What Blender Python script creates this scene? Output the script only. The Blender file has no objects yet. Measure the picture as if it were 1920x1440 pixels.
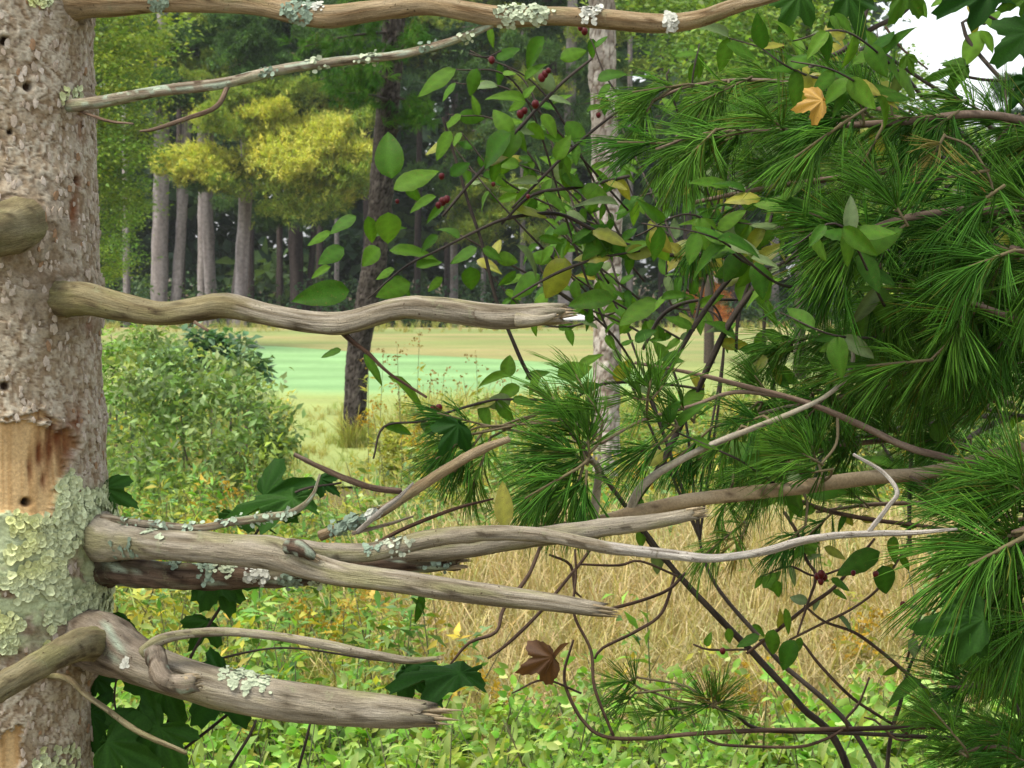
import bpy, math, random
import numpy as np
from mathutils import Vector, Matrix

# ------------------------------------------------------------------ camera, sky, sun, exposure
S = bpy.context.scene
F = 4330.0            # focal length in pixels of a 1920 px wide frame
CAM_H = 1.6
HORIZON = 510.0       # picture row of eye level
PITCH = math.atan((720 - HORIZON) / F)
cd = bpy.data.cameras.new("camera"); cam = bpy.data.objects.new("camera", cd)
S.collection.objects.link(cam); S.camera = cam
cam.location = (0, 0, CAM_H); cam.rotation_euler = (math.pi / 2 - PITCH, 0, 0)
cd.sensor_width = 36; cd.lens = F / 1920 * 36; cd.clip_start = 0.1; cd.clip_end = 3000
cd.dof.use_dof = True; cd.dof.focus_distance = 3.0; cd.dof.aperture_fstop = 36

SUN_EL, SUN_AZ = math.radians(64), math.radians(-125)     # azimuth from +Y towards +X
W = bpy.data.worlds.new("World"); S.world = W; W.use_nodes = True
nt = W.node_tree; bg = nt.nodes["Background"]
sky = nt.nodes.new("ShaderNodeTexSky"); sky.sky_type = 'NISHITA'; sky.sun_disc = False
sky.sun_elevation = SUN_EL; sky.sun_rotation = SUN_AZ
sky.air_density = 1.0; sky.dust_density = 2.2; sky.ozone_density = 0.2
hs = nt.nodes.new("ShaderNodeHueSaturation"); hs.inputs["Saturation"].default_value = 0.3      # a white, lightly overcast sky
nt.links.new(sky.outputs[0], hs.inputs["Color"]); nt.links.new(hs.outputs[0], bg.inputs[0]); bg.inputs[1].default_value = 0.15
sl = bpy.data.lights.new("sun", 'SUN'); sun = bpy.data.objects.new("sun", sl)
S.collection.objects.link(sun)
sl.energy = 1.5; sl.angle = math.radians(20); sl.color = (1.0, 0.9, 0.72)
sd = Vector((math.sin(SUN_AZ) * math.cos(SUN_EL), math.cos(SUN_AZ) * math.cos(SUN_EL), math.sin(SUN_EL)))
sun.rotation_euler = sd.to_track_quat('Z', 'Y').to_euler(); sun.location = (-8, -8, 30)
S.view_settings.view_transform = 'Standard'; S.view_settings.look = 'None'
S.view_settings.gamma = 1.0; S.view_settings.exposure = 1.22
S.cycles.max_bounces = 6; S.cycles.diffuse_bounces = 3; S.cycles.transmission_bounces = 3
S.cycles.transparent_max_bounces = 6

rng = np.random.default_rng(7)
rnd = random.Random(11)

# ------------------------------------------------------------------ coordinates
_fw = np.array([0, math.cos(PITCH), -math.sin(PITCH)]); _up = np.array([0, math.sin(PITCH), math.cos(PITCH)])
def P(x, y, d):
    """point seen at picture column x, row y (1920x1440), d metres in front of the camera"""
    return np.array([(x - 960) / F * d, 0, CAM_H]) + _up * (-(y - 720) / F * d) + _fw * d
def proj(V):
    q = V - np.array([0, 0, CAM_H]); d = q @ _fw
    return 960 + q[:, 0] / d * F, 720 - (q @ _up) / d * F
def sstep(a, b, x):
    t = np.clip((x - a) / (b - a), 0, 1); return t * t * (3 - 2 * t)
def terrain(y):
    y = np.asarray(y, float)
    return 0.12 * sstep(42, 59, y) - 1.84 * sstep(60.5, 75, y) + 1.2 * sstep(84, 150, y)
def G(x, d):
    """ground point under picture column x at distance d"""
    return np.array([(x - 960) / F * d, d, float(terrain(d))])

# ------------------------------------------------------------------ noise
def _hash(ix, iy, iz, seed):
    n = (ix.astype(np.int64) * 73856093) ^ (iy.astype(np.int64) * 19349663) ^ (iz.astype(np.int64) * 83492791) ^ (seed * 2654435761)
    n = (n ^ (n >> 13)) * 1274126177 & 0x7fffffff
    n = (n ^ (n >> 15)) * 2246822519 & 0x7fffffff
    return ((n >> 5) & 0xffff) / 65535.0
def vnoise(p, seed=0):
    i = np.floor(p).astype(np.int64); f = p - i; f = f * f * (3 - 2 * f)
    r = 0
    for dx in (0, 1):
        for dy in (0, 1):
            for dz in (0, 1):
                w = (f[:, 0] if dx else 1 - f[:, 0]) * (f[:, 1] if dy else 1 - f[:, 1]) * (f[:, 2] if dz else 1 - f[:, 2])
                r = r + w * _hash(i[:, 0] + dx, i[:, 1] + dy, i[:, 2] + dz, seed)
    return r
def fbm(p, o=4, seed=0):
    r = 0; a = 0.5; t = 0
    for k in range(o):
        r = r + a * vnoise(p * 2 ** k, seed + k); t += a; a *= 0.5
    return r / t
def worley(u, v, seed=0):
    iu = np.floor(u).astype(np.int64); iv = np.floor(v).astype(np.int64)
    f1 = np.full(u.shape, 9.0); f2 = f1.copy(); cid = np.zeros(u.shape); z = np.zeros_like(iu)
    for a in (-1, 0, 1):
        for b in (-1, 0, 1):
            cu = iu + a; cv = iv + b
            d = np.hypot(cu + _hash(cu, cv, z, seed) - u, cv + _hash(cu, cv, z + 1, seed) - v)
            m = d < f1
            f2 = np.where(m, f1, np.minimum(f2, d)); cid = np.where(m, _hash(cu, cv, z + 2, seed), cid); f1 = np.where(m, d, f1)
    return f1, f2, cid
def lerp(a, b, t):
    t = np.asarray(t)[..., None]; return np.asarray(a) * (1 - t) + np.asarray(b) * t

# ------------------------------------------------------------------ meshes and objects
COL = S.collection
def mk_mesh(name, V, faces, mat=None, col=None, smooth=True):
    V = np.asarray(V, np.float32)
    if not isinstance(faces, list): faces = [faces]
    faces = [np.asarray(f, np.int32) for f in faces if len(f)]
    me = bpy.data.meshes.new(name)
    me.vertices.add(len(V)); me.vertices.foreach_set("co", V.ravel())
    idx = np.concatenate([f.ravel() for f in faces])
    tot = np.concatenate([np.full(len(f), f.shape[1], np.int32) for f in faces])
    me.loops.add(len(idx)); me.loops.foreach_set("vertex_index", idx)
    me.polygons.add(len(tot))
    me.polygons.foreach_set("loop_start", np.concatenate([[0], np.cumsum(tot)[:-1]]).astype(np.int32))
    me.polygons.foreach_set("use_smooth", np.full(len(tot), smooth))
    if col is not None:
        a = me.color_attributes.new("Col", 'FLOAT_COLOR', 'POINT')
        c = np.ones((len(V), 4), np.float32); c[:, :3] = np.clip(col, 0, 1)
        a.data.foreach_set("color", c.ravel())
    me.update(calc_edges=True)
    if mat: me.materials.append(mat)
    return me
def tag(o, label=None, cat=None, group=None, kind=None):
    if label: o["label"] = label
    if cat: o["category"] = cat
    if group: o["group"] = group
    if kind: o["kind"] = kind
    return o
def empty(name, loc, label, cat, group=None):
    o = bpy.data.objects.new(name, None); COL.objects.link(o); o.location = Vector([float(c) for c in loc])
    o.empty_display_size = 0.2
    return tag(o, label, cat, group)
WLOC = {}
def wloc(o):
    return Vector((0, 0, 0)) if o is None else o.location + wloc(o.parent)
def put(name, me, parent=None, M=None, mat=None, kind=None):
    """link a mesh; M is its world matrix; parents are never rotated"""
    o = bpy.data.objects.new(name, me); COL.objects.link(o)
    M = Matrix.Identity(4) if M is None else M.copy()
    if parent is not None:
        o.parent = parent; M.translation = M.translation - wloc(parent)
    o.matrix_basis = M
    if mat is not None and len(me.materials):
        o.material_slots[0].link = 'OBJECT'; o.material_slots[0].material = mat
    if kind: o["kind"] = kind
    return o
def put_local(name, V, faces, mat, parent, col=None, smooth=True, kind=None):
    """mesh given in world coordinates, origin moved to its middle"""
    V = np.asarray(V); c = V.mean(0)
    me = mk_mesh(name, V - c, faces, mat, col, smooth)
    return put(name, me, parent, Matrix.Translation(Vector(c)), kind=kind)
def frame(o, y, n, s=(1, 1, 1)):
    """matrix with local Y along y and local Z near n"""
    y = Vector(y).normalized(); n = Vector(n); x = y.cross(n)
    if x.length < 1e-4: x = y.cross(Vector((0.3, 0.5, 0.8)))
    x.normalize(); z = x.cross(y)
    M = Matrix.Identity(4)
    for i, (v, k) in enumerate(((x, s[0]), (y, s[1]), (z, s[2]))):
        for r in range(3): M[r][i] = v[r] * k
    M.translation = Vector([float(c) for c in o]); return M

class Acc:
    """collects many pieces into one mesh"""
    def __init__(s): s.V = []; s.F = {}; s.C = []; s.n = 0
    def add(s, V, faces, col):
        V = np.asarray(V, np.float32)
        for f in (faces if isinstance(faces, list) else [faces]):
            f = np.asarray(f)
            if len(f): s.F.setdefault(f.shape[1], []).append(f + s.n)
        s.V.append(V); s.C.append(np.broadcast_to(np.asarray(col, np.float32), (len(V), 3))); s.n += len(V)
    def arrays(s):
        return np.concatenate(s.V), [np.concatenate(v) for v in s.F.values()], np.concatenate(s.C)
    def mesh(s, name, mat, smooth=True):
        V, f, c = s.arrays(); return mk_mesh(name, V, f, mat, c, smooth)
def scatter(acc, tpl, pos, yaw, sc, tilt=None, tint=None):
    """stamp template (V, faces, C) at many places into acc"""
    V, Fs, C = tpl; n = len(pos); m = len(V)
    c, s_ = np.cos(yaw)[:, None], np.sin(yaw)[:, None]
    sc = np.asarray(sc)
    if sc.ndim == 1: sc = np.stack([sc, sc, sc], 1)
    X = V[None, :, 0] * sc[:, :1]; Y = V[None, :, 1] * sc[:, 1:2]; Z = V[None, :, 2] * sc[:, 2:3]
    A = X * c - Y * s_; B = X * s_ + Y * c
    if tilt is not None:
        A = A + Z * tilt[:, :1]; B = B + Z * tilt[:, 1:2]
    Wd = np.stack([A, B, Z], 2) + np.asarray(pos)[:, None, :]
    CC = np.broadcast_to(C[None], (n, m, 3))
    if tint is not None: CC = CC * tint[:, None, :]
    off = (np.arange(n) * m)[:, None, None]
    acc.add(Wd.reshape(-1, 3), [(f[None] + off).reshape(-1, f.shape[1]) for f in Fs], CC.reshape(-1, 3))

# ------------------------------------------------------------------ materials
def _nodes(name):
    m = bpy.data.materials.new(name); m.use_nodes = True; t = m.node_tree
    b = t.nodes["Principled BSDF"]; return m, t, b
def N(t, kind, **kw):
    n = t.nodes.new(kind)
    for k, v in kw.items(): setattr(n, k, v)
    return n
def mixcol(t, a, b, fac, blend='MIX'):
    m = N(t, "ShaderNodeMix", data_type='RGBA', blend_type=blend)
    for sock, v in ((m.inputs[6], a), (m.inputs[7], b), (m.inputs[0], fac)):
        if hasattr(v, "is_output"): t.links.new(v, sock)
        elif isinstance(v, (int, float)): sock.default_value = v
        else: sock.default_value = (*v, 1)
    return m.outputs[2]
def noise(t, scale, detail=4, rough=0.6, vec=None):
    n = N(t, "ShaderNodeTexNoise"); n.inputs["Scale"].default_value = scale
    n.inputs["Detail"].default_value = detail; n.inputs["Roughness"].default_value = rough
    if vec is None:
        tc = N(t, "ShaderNodeTexCoord"); vec = tc.outputs["Object"]
    t.links.new(vec, n.inputs["Vector"]); return n.outputs["Fac"]
def mrange(t, v, a, b, c, d):
    m = N(t, "ShaderNodeMapRange"); t.links.new(v, m.inputs[0])
    for i, x in zip((1, 2, 3, 4), (a, b, c, d)): m.inputs[i].default_value = x
    return m.outputs[0]
def bump(t, b, h, strength, dist):
    n = N(t, "ShaderNodeBump"); n.inputs["Strength"].default_value = strength; n.inputs["Distance"].default_value = dist
    t.links.new(h, n.inputs["Height"]); t.links.new(n.outputs[0], b.inputs["Normal"])
def mat_vcol(name, rough=0.85, nscale=200, var=0.35, bstr=0.5, bdist=0.002, spec=0.2):
    m, t, b = _nodes(name)
    at = N(t, "ShaderNodeAttribute", attribute_name="Col")
    nz = noise(t, nscale, 5, 0.65)
    k = mrange(t, nz, 0.25, 0.75, 1 - var, 1 + var)
    cmb = N(t, "ShaderNodeCombineColor")
    for i in range(3): t.links.new(k, cmb.inputs[i])
    c = mixcol(t, at.outputs["Color"], cmb.outputs[0], 1.0, 'MULTIPLY')
    t.links.new(c, b.inputs["Base Color"]); b.inputs["Roughness"].default_value = rough
    b.inputs["Specular IOR Level"].default_value = spec
    if bstr: bump(t, b, nz, bstr, bdist)
    return m
def mat_plain(name, a, b_=None, rough=0.8, nscale=30, spec=0.3, bstr=0.0, bdist=0.002, metal=0):
    m, t, b = _nodes(name)
    nz = noise(t, nscale, 5, 0.6)
    t.links.new(mixcol(t, a, b_ or a, mrange(t, nz, 0.3, 0.7, 0, 1)), b.inputs["Base Color"])
    b.inputs["Roughness"].default_value = rough; b.inputs["Specular IOR Level"].default_value = spec
    b.inputs["Metallic"].default_value = metal
    if bstr: bump(t, b, nz, bstr, bdist)
    return m
def mat_leaf(name, a=None, b_=None, trans=0.35, rough=0.42, nscale=60, spec=0.5, spot=None, veins=True):
    """leaf tissue: sheen on top, light passing through; a/b_ = colour range from leaf to leaf, or 'Col' per face"""
    m, t, b = _nodes(name)
    if a is None:
        c = N(t, "ShaderNodeAttribute", attribute_name="Col").outputs["Color"]
    else:
        oi = N(t, "ShaderNodeObjectInfo"); c = mixcol(t, a, b_, oi.outputs["Random"])
        if veins: c = mixcol(t, c, N(t, "ShaderNodeAttribute", attribute_name="Col").outputs["Color"], 1.0, 'MULTIPLY')
    nz = noise(t, nscale, 3, 0.6)
    k = mrange(t, nz, 0.3, 0.7, 0.78, 1.22)
    cmb = N(t, "ShaderNodeCombineColor")
    for i in range(3): t.links.new(k, cmb.inputs[i])
    c = mixcol(t, c, cmb.outputs[0], 1.0, 'MULTIPLY')
    if spot:
        c = mixcol(t, c, spot, mrange(t, noise(t, nscale * 0.35, 4, 0.7), 0.6, 0.68, 0, 0.9))
    t.links.new(c, b.inputs["Base Color"]); b.inputs["Roughness"].default_value = rough
    b.inputs["Specular IOR Level"].default_value = spec
    tr = N(t, "ShaderNodeBsdfTranslucent")
    t.links.new(mixcol(t, c, (1.0, 1.0, 0.45), 1.0, 'MULTIPLY'), tr.inputs[0])
    mx = N(t, "ShaderNodeMixShader"); mx.inputs[0].default_value = trans
    t.links.new(b.outputs[0], mx.inputs[1]); t.links.new(tr.outputs[0], mx.inputs[2])
    t.links.new(mx.outputs[0], t.nodes["Material Output"].inputs[0])
    return m
M_BARK = mat_vcol("bark", 0.95, 260, 0.3, 0.6, 0.002, 0.1)
def mat_wood(name):
    """weathered wood: fine grain running along the branch (grain = branch coordinates stored on the mesh)"""
    m, t, b = _nodes(name)
    at = N(t, "ShaderNodeAttribute", attribute_name="Col"); gc = N(t, "ShaderNodeAttribute", attribute_name="grain").outputs["Vector"]
    g1 = noise(t, 420, 4, 0.65, gc); g2 = noise(t, 130, 5, 0.7, gc); g3 = noise(t, 700, 3, 0.7)
    k = mrange(t, g1, 0.3, 0.7, 0.68, 1.28); k2 = mrange(t, g2, 0.3, 0.7, 0.72, 1.25); k3 = mrange(t, g3, 0.3, 0.7, 0.82, 1.18)
    a = N(t, "ShaderNodeMath", operation='MULTIPLY'); t.links.new(k, a.inputs[0]); t.links.new(k2, a.inputs[1])
    a2 = N(t, "ShaderNodeMath", operation='MULTIPLY'); t.links.new(a.outputs[0], a2.inputs[0]); t.links.new(k3, a2.inputs[1])
    cmb = N(t, "ShaderNodeCombineColor")
    for i in range(3): t.links.new(a2.outputs[0], cmb.inputs[i])
    c = mixcol(t, at.outputs["Color"], cmb.outputs[0], 1.0, 'MULTIPLY')
    c = mixcol(t, c, (0.075, 0.048, 0.03), mrange(t, noise(t, 75, 5, 0.75), 0.62, 0.7, 0, 0.75))      # dark weather stains
    c = mixcol(t, c, (0.05, 0.03, 0.018), mrange(t, noise(t, 210, 2, 0.5), 0.7, 0.73, 0, 0.85))       # insect specks
    c = mixcol(t, c, (0.27, 0.29, 0.17), mrange(t, noise(t, 38, 6, 0.8), 0.58, 0.68, 0, 0.45))       # thin algae film
    t.links.new(c, b.inputs["Base Color"])
    b.inputs["Roughness"].default_value = 0.9; b.inputs["Specular IOR Level"].default_value = 0.12
    bump(t, b, a2.outputs[0], 0.9, 0.0018); return m
M_WOOD = mat_wood("dead_wood")
M_TWIG = mat_vcol("twig_bark", 0.75, 300, 0.3, 0.3, 0.001, 0.25)
M_LICHEN = mat_vcol("lichen", 0.95, 400, 0.25, 0.4, 0.001, 0.05)
M_FARBARK = mat_vcol("far_bark", 0.95, 9, 0.4, 0.8, 0.03, 0.1)
M_MIDBARK = mat_vcol("mid_bark", 0.95, 35, 0.45, 0.9, 0.01, 0.1)
M_LEAF = mat_leaf("shrub_leaf", (0.045, 0.15, 0.012), (0.13, 0.28, 0.022), 0.42, 0.55, 60, 0.16, spot=(0.16, 0.13, 0.03))
M_LEAFY = mat_leaf("turning_leaf", (0.26, 0.31, 0.03), (0.36, 0.34, 0.04), 0.4, 0.45, spot=(0.2, 0.1, 0.03))
M_LEAFP = mat_leaf("leaf_underside", (0.12, 0.2, 0.06), (0.19, 0.27, 0.1), 0.3, 0.6)
M_LOBED = mat_leaf("lobed_leaf", (0.02, 0.085, 0.01), (0.045, 0.14, 0.016), 0.28, 0.6, 40, 0.15)
M_BROWN = mat_leaf("dead_leaf", (0.17, 0.075, 0.022), (0.21, 0.1, 0.03), 0.25, 0.6, 50)
M_GOLD = mat_leaf("gold_leaf", (0.52, 0.28, 0.035), (0.56, 0.33, 0.05), 0.3, 0.55, 60, spot=(0.28, 0.13, 0.03))
M_NEEDLE = mat_leaf("needles", (0.08, 0.31, 0.028), (0.21, 0.5, 0.05), 0.38, 0.5, 30, 0.18)
M_NEEDLEY = mat_leaf("needles_yellowing", (0.42, 0.36, 0.08), (0.52, 0.46, 0.1), 0.25, 0.5, 30, 0.3)
M_FOL = mat_leaf("foliage", None, None, 0.42, 0.5, 5, 0.35)
M_GRASS = mat_leaf("grass", None, None, 0.3, 0.6, 8, 0.25)
M_BERRY = mat_plain("berry_skin", (0.11, 0.006, 0.006), (0.06, 0.005, 0.006), 0.45, 90, 0.25)
# ------------------------------------------------------------------ shape makers
def crspline(pts, step):
    p = np.asarray(pts, float)
    if len(p) == 2: p = np.stack([p[0], (p[0] + p[1]) / 2, p[1]])
    q = np.vstack([2 * p[0] - p[1], p, 2 * p[-1] - p[-2]]); out = []
    for i in range(1, len(q) - 2):
        n = max(1, int(np.linalg.norm(q[i + 1, :3] - q[i, :3]) / step))
        t = np.linspace(0, 1, n, endpoint=False)[:, None]
        a, b, c, d = q[i - 1], q[i], q[i + 1], q[i + 2]
        out.append(0.5 * (2 * b + (c - a) * t + (2 * a - 5 * b + 4 * c - d) * t * t + (3 * b - a - 3 * c + d) * t ** 3))
    out.append(p[-1:]); return np.vstack(out)
def tube(pr, segs=8, step=0.01, knob=0.0, jag=0.0, seed=0, ridge=0.0):
    """pr: rows x,y,z,radius.  Returns V, faces, along, theta, radius"""
    r_ = crspline(pr, step); p = r_[:, :3]; rad = np.maximum(r_[:, 3], 1e-4); n = len(p)
    s = np.concatenate([[0], np.cumsum(np.linalg.norm(np.diff(p, axis=0), axis=1))])
    tan = np.gradient(p, axis=0); tan /= np.linalg.norm(tan, axis=1)[:, None] + 1e-12
    u = np.cross(tan[0], [0.31, 0.17, 0.94]); u /= np.linalg.norm(u); U = [u]
    for i in range(1, n):
        u = u - tan[i] * (u @ tan[i]); u = u / (np.linalg.norm(u) + 1e-12); U.append(u)
    U = np.array(U); B = np.cross(tan, U)
    th = np.linspace(0, 2 * math.pi, segs, endpoint=False)
    TH = np.tile(th, n); SS = np.repeat(s, segs); RR = np.repeat(rad, segs)
    if knob or ridge:
        q = np.stack([np.cos(TH) * 0.9, np.sin(TH) * 0.9, SS / (2.2 * max(rad.max(), 1e-3))], 1)
        RR = RR * (1 + knob * 2 * (fbm(q, 3, seed) - 0.5))
        q2 = np.stack([np.cos(TH) * 3.5, np.sin(TH) * 3.5, SS / (5 * max(rad.max(), 1e-3))], 1)
        RR = RR * (1 + ridge * 2 * (fbm(q2, 3, seed + 9) - 0.5))
        if segs >= 12:      # split grain and old twig knots
            q3 = np.stack([np.cos(TH) * 7, np.sin(TH) * 7, SS / (9 * max(rad.max(), 1e-3))], 1); RR = RR * (1 - 0.09 * sstep(0.55, 0.7, fbm(q3, 2, seed + 12)))
            rk = np.random.default_rng(seed + 3)
            for _ in range(int(s[-1] / 0.055)):
                s0, t0, rr_ = rk.random() * s[-1], rk.random() * 6.283, np.interp(rk.random(), [0, 1], [0.5, 1.0]); dth = (TH - t0 + math.pi) % (2 * math.pi) - math.pi
                b_ = np.exp(-((SS - s0) / (RR * 0.55 * rr_)) ** 2 - (dth / (0.5 * rr_)) ** 2); RR = RR * (1 + 0.2 * rr_ * b_ - 0.28 * rr_ * b_ ** 6)
    V = np.repeat(p, segs, 0) + RR[:, None] * (np.cos(TH)[:, None] * np.repeat(U, segs, 0) + np.sin(TH)[:, None] * np.repeat(B, segs, 0))
    i = np.arange(n - 1)[:, None] * segs; k = np.arange(segs)[None]; k2 = (k + 1) % segs
    Q = np.stack([i + k, i + k2, i + k2 + segs, i + k + segs], -1).reshape(-1, 4)
    a = len(V); tip = p[-1] + tan[-1] * rad[-1] * 0.4
    if jag:
        rr = np.random.default_rng(seed + 5)
        for b_, w in ((1, 1.0), (2, 0.55), (3, 0.25)):
            j = V[(n - b_) * segs:(n - b_ + 1) * segs]
            j += tan[-1] * (rr.random(segs)[:, None] - 0.3) * jag * w
        tip = p[-1] - tan[-1] * jag * 0.25
    V = np.vstack([V, p[:1] - tan[:1] * rad[0] * 0.3, tip[None]])
    T = np.concatenate([np.stack([np.arange(segs), np.full(segs, a), np.roll(np.arange(segs), -1)][::1], 1),
                        np.stack([np.arange(segs) + (n - 1) * segs, np.roll(np.arange(segs), -1) + (n - 1) * segs, np.full(segs, a + 1)], 1)])
    T[:segs] = T[:segs][:, [0, 1, 2]]
    TH = np.concatenate([TH, [0, 0]]); SS = np.concatenate([SS, [0, s[-1]]]); RR = np.concatenate([RR, [rad[0], rad[-1]]])
    return V, [Q, T], SS, TH, RR
def pxline(pts, d=None):
    """rows (x, y, r_px) with depth d, or (x, y, r_px, depth) -> x, y, z, radius in metres"""
    out = []
    for q in pts:
        dd = q[3] if len(q) > 3 else d
        out.append([*P(q[0], q[1], dd), q[2] * dd / F])
    return np.array(out)
def woodcol(V, SS, TH, RR, base, dark, pale, green=None, gam=0.0, lich=0.0, seed=0, f=1.0):
    r = max(np.median(RR), 0.003)
    st = fbm(np.stack([np.cos(TH) * 4, np.sin(TH) * 4, SS * 14 * f], 1), 4, seed)
    bl = fbm(np.stack([np.cos(TH) * 1.2, np.sin(TH) * 1.2, SS * 16], 1), 3, seed + 20)
    c = lerp(base, dark, sstep(0.52, 0.72, st)); c = lerp(c, pale, sstep(0.55, 0.3, st) * 0.8)
    c = c * (0.66 + 0.5 * bl)[:, None]
    if green is not None: c = lerp(c, green, np.clip(sstep(0.62 - gam, 0.8 - gam, bl) * 0.8, 0, 1))
    kn = fbm(np.stack([np.cos(TH) * 2.2, np.sin(TH) * 2.2, SS * 45], 1), 2, seed + 40)
    c = lerp(c, np.asarray(dark) * 0.6, sstep(0.74, 0.8, kn))
    if lich:
        ln = fbm(np.stack([np.cos(TH) * 2.0, np.sin(TH) * 2.0, SS * 26], 1), 4, seed + 60)
        c = lerp(c, (0.36, 0.43, 0.33), sstep(0.70 - lich * 0.25, 0.74 - lich * 0.25, ln))
    return c
WOODS = {  # base, dark, pale, green tint, its amount, lichen
    "tan":   ((0.30, 0.222, 0.125), (0.17, 0.11, 0.055), (0.40, 0.32, 0.205), (0.24, 0.215, 0.11), 0.0, 0.0),
    "olive": ((0.235, 0.2, 0.105), (0.13, 0.1, 0.055), (0.30, 0.265, 0.16), (0.2, 0.19, 0.085), 0.1, 0.0),
    "grey":  ((0.305, 0.268, 0.198), (0.165, 0.135, 0.092), (0.41, 0.37, 0.295), (0.245, 0.235, 0.12), 0.08, 0.0),
    "silver": ((0.39, 0.36, 0.31), (0.22, 0.19, 0.155), (0.5, 0.475, 0.425), None, 0, 0.0),
    "lichened": ((0.27, 0.23, 0.165), (0.14, 0.1, 0.065), (0.37, 0.33, 0.25), (0.26, 0.28, 0.17), 0.1, 0.3),
    "bark":  ((0.24, 0.195, 0.145), (0.115, 0.082, 0.055), (0.34, 0.29, 0.225), (0.2, 0.185, 0.12), 0.0, 0.06),
    "darkbark": ((0.135, 0.09, 0.06), (0.05, 0.032, 0.022), (0.21, 0.16, 0.12), (0.15, 0.15, 0.09), 0.05, 0.3),
    "twig":  ((0.16, 0.11, 0.075), (0.08, 0.05, 0.034), (0.25, 0.19, 0.14), None, 0, 0.0),
    "stem":  ((0.045, 0.034, 0.026), (0.022, 0.016, 0.012), (0.085, 0.068, 0.052), None, 0, 0.0),
    "redtwig": ((0.08, 0.047, 0.03), (0.038, 0.022, 0.015), (0.14, 0.09, 0.06), None, 0, 0.0),
}
_seed = [100]
def branch(parent, name, pts, style, d=None, segs=12, step=None, knob=0.12, jag=0.0, ridge=0.09, mat=None, split=None):
    """one branch as its own mesh; split=(s0, style2) changes the wood after s0 of its length"""
    _seed[0] += 7; sd_ = _seed[0]
    pr = pxline(pts, d); st = step or (max(0.0028, pr[:, 3].max() * 0.35) if mat is None else max(0.009, pr[:, 3].max() * 0.6))
    V, f, SS, TH, RR = tube(pr, segs, st, knob, jag, sd_, ridge)
    c = woodcol(V, SS, TH, RR, *WOODS[style], seed=sd_)
    if split:
        c2 = woodcol(V, SS, TH, RR, *WOODS[split[1]], seed=sd_ + 3)
        e = fbm(np.stack([np.cos(TH), np.sin(TH), SS * 30], 1), 3, sd_ + 2) * 0.12 - 0.06
        c = lerp(c, c2, sstep(split[0] - 0.02, split[0] + 0.02, SS / SS.max() + e))
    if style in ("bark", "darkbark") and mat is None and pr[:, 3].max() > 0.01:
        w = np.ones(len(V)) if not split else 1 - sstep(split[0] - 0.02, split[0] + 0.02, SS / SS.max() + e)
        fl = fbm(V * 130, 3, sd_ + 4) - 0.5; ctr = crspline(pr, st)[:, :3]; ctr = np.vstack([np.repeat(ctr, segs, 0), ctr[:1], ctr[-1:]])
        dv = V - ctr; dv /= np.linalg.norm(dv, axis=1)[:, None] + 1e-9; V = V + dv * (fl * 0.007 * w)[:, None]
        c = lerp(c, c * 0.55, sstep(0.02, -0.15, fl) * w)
    if jag:      # splinters standing out of the snapped end
        rr = np.random.default_rng(sd_ + 77); ax = pr[-1, :3] - pr[-2, :3]; ax /= np.linalg.norm(ax); u = np.cross(ax, [0.2, 0.3, 0.9]); u /= np.linalg.norm(u); w_ = np.cross(ax, u); R = pr[-1, 3]
        ac = Acc(); ac.add(V, f, c); SSs, THs, RRs = [SS], [TH], [RR]
        for k in range(13):
            a = k * 2.4 + rr.random(); q = R * (0.35 + 0.55 * rr.random()); p0 = pr[-1, :3] + (u * math.cos(a) + w_ * math.sin(a)) * q - ax * R * 0.9
            ln = R * 0.9 + jag * rr.uniform(0.25, 1.15) + 0.004; p1 = p0 + ax * ln + (u * rr.normal() + w_ * rr.normal()) * R * 0.12
            sv, sf, s2, t2_, r2 = tube(np.array([[*p0, R * 0.3], [*((p0 + p1) / 2), R * 0.2], [*p1, R * 0.03]]), 5, ln / 3)
            ac.add(sv, sf, np.asarray(WOODS["tan"][2]) * rr.uniform(0.55, 1.25)); SSs.append(s2 + k); THs.append(t2_); RRs.append(r2)
        V, f, c = ac.arrays(); SS, TH, RR = np.concatenate(SSs), np.concatenate(THs), np.concatenate(RRs)
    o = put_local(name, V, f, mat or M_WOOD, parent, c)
    a = o.data.attributes.new("grain", 'FLOAT_VECTOR', 'POINT'); g = np.stack([np.cos(TH) * RR, np.sin(TH) * RR, SS * 0.1], 1)
    a.data.foreach_set("vector", g.astype(np.float32).ravel()); return o

def leaf_mesh(name, mat, seed, w=0.5, fold=0.25, curl=0.25, point=1.0, teeth=0.0, wave=0.05):
    r = np.random.default_rng(seed); n = 9; V = []
    for i in range(n + 1):
        t = i / n
        hw = 0.5 * w * (math.sin(math.pi * min(1, t ** 0.8)) ** (0.75)) * (1 - 0.25 * t * point)
        if i in (0, n): hw = 0.004
        hw *= 1 + teeth * (1 if i % 2 else -1)
        y = t; z = -curl * t * t
        for k in (-1, -0.5, 0, 0.5, 1):
            V.append([k * hw, y + (0.02 * teeth * abs(k)), z + abs(k) * hw * 2 * fold - (k * k) * hw * 0.35 + wave * (r.random() - 0.5) * abs(k)])
    for k in range(2): pass
    Q = [[i * 5 + k, i * 5 + k + 1, (i + 1) * 5 + k + 1, (i + 1) * 5 + k] for i in range(n) for k in range(4)]
    V = np.array(V); k = np.tile(np.array([-1, -.5, 0, .5, 1]), n + 1); i = np.repeat(np.arange(n + 1), 5)
    rib = np.where(k == 0, 1.35, np.where((i % 2 == 0) & (np.abs(k) < .8), 1.14, 0.95)) * (0.9 + 0.2 * r.random(len(V)))
    c = rib[:, None] * np.array([1, 1, 1]); c = lerp(c, np.array([1.25, 0.95, 0.8]), (np.abs(k) == 1) * 0.4 * r.random(len(V)))
    return mk_mesh(name, V, np.array(Q), mat, np.clip(c * 0.74, 0, 1))
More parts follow.
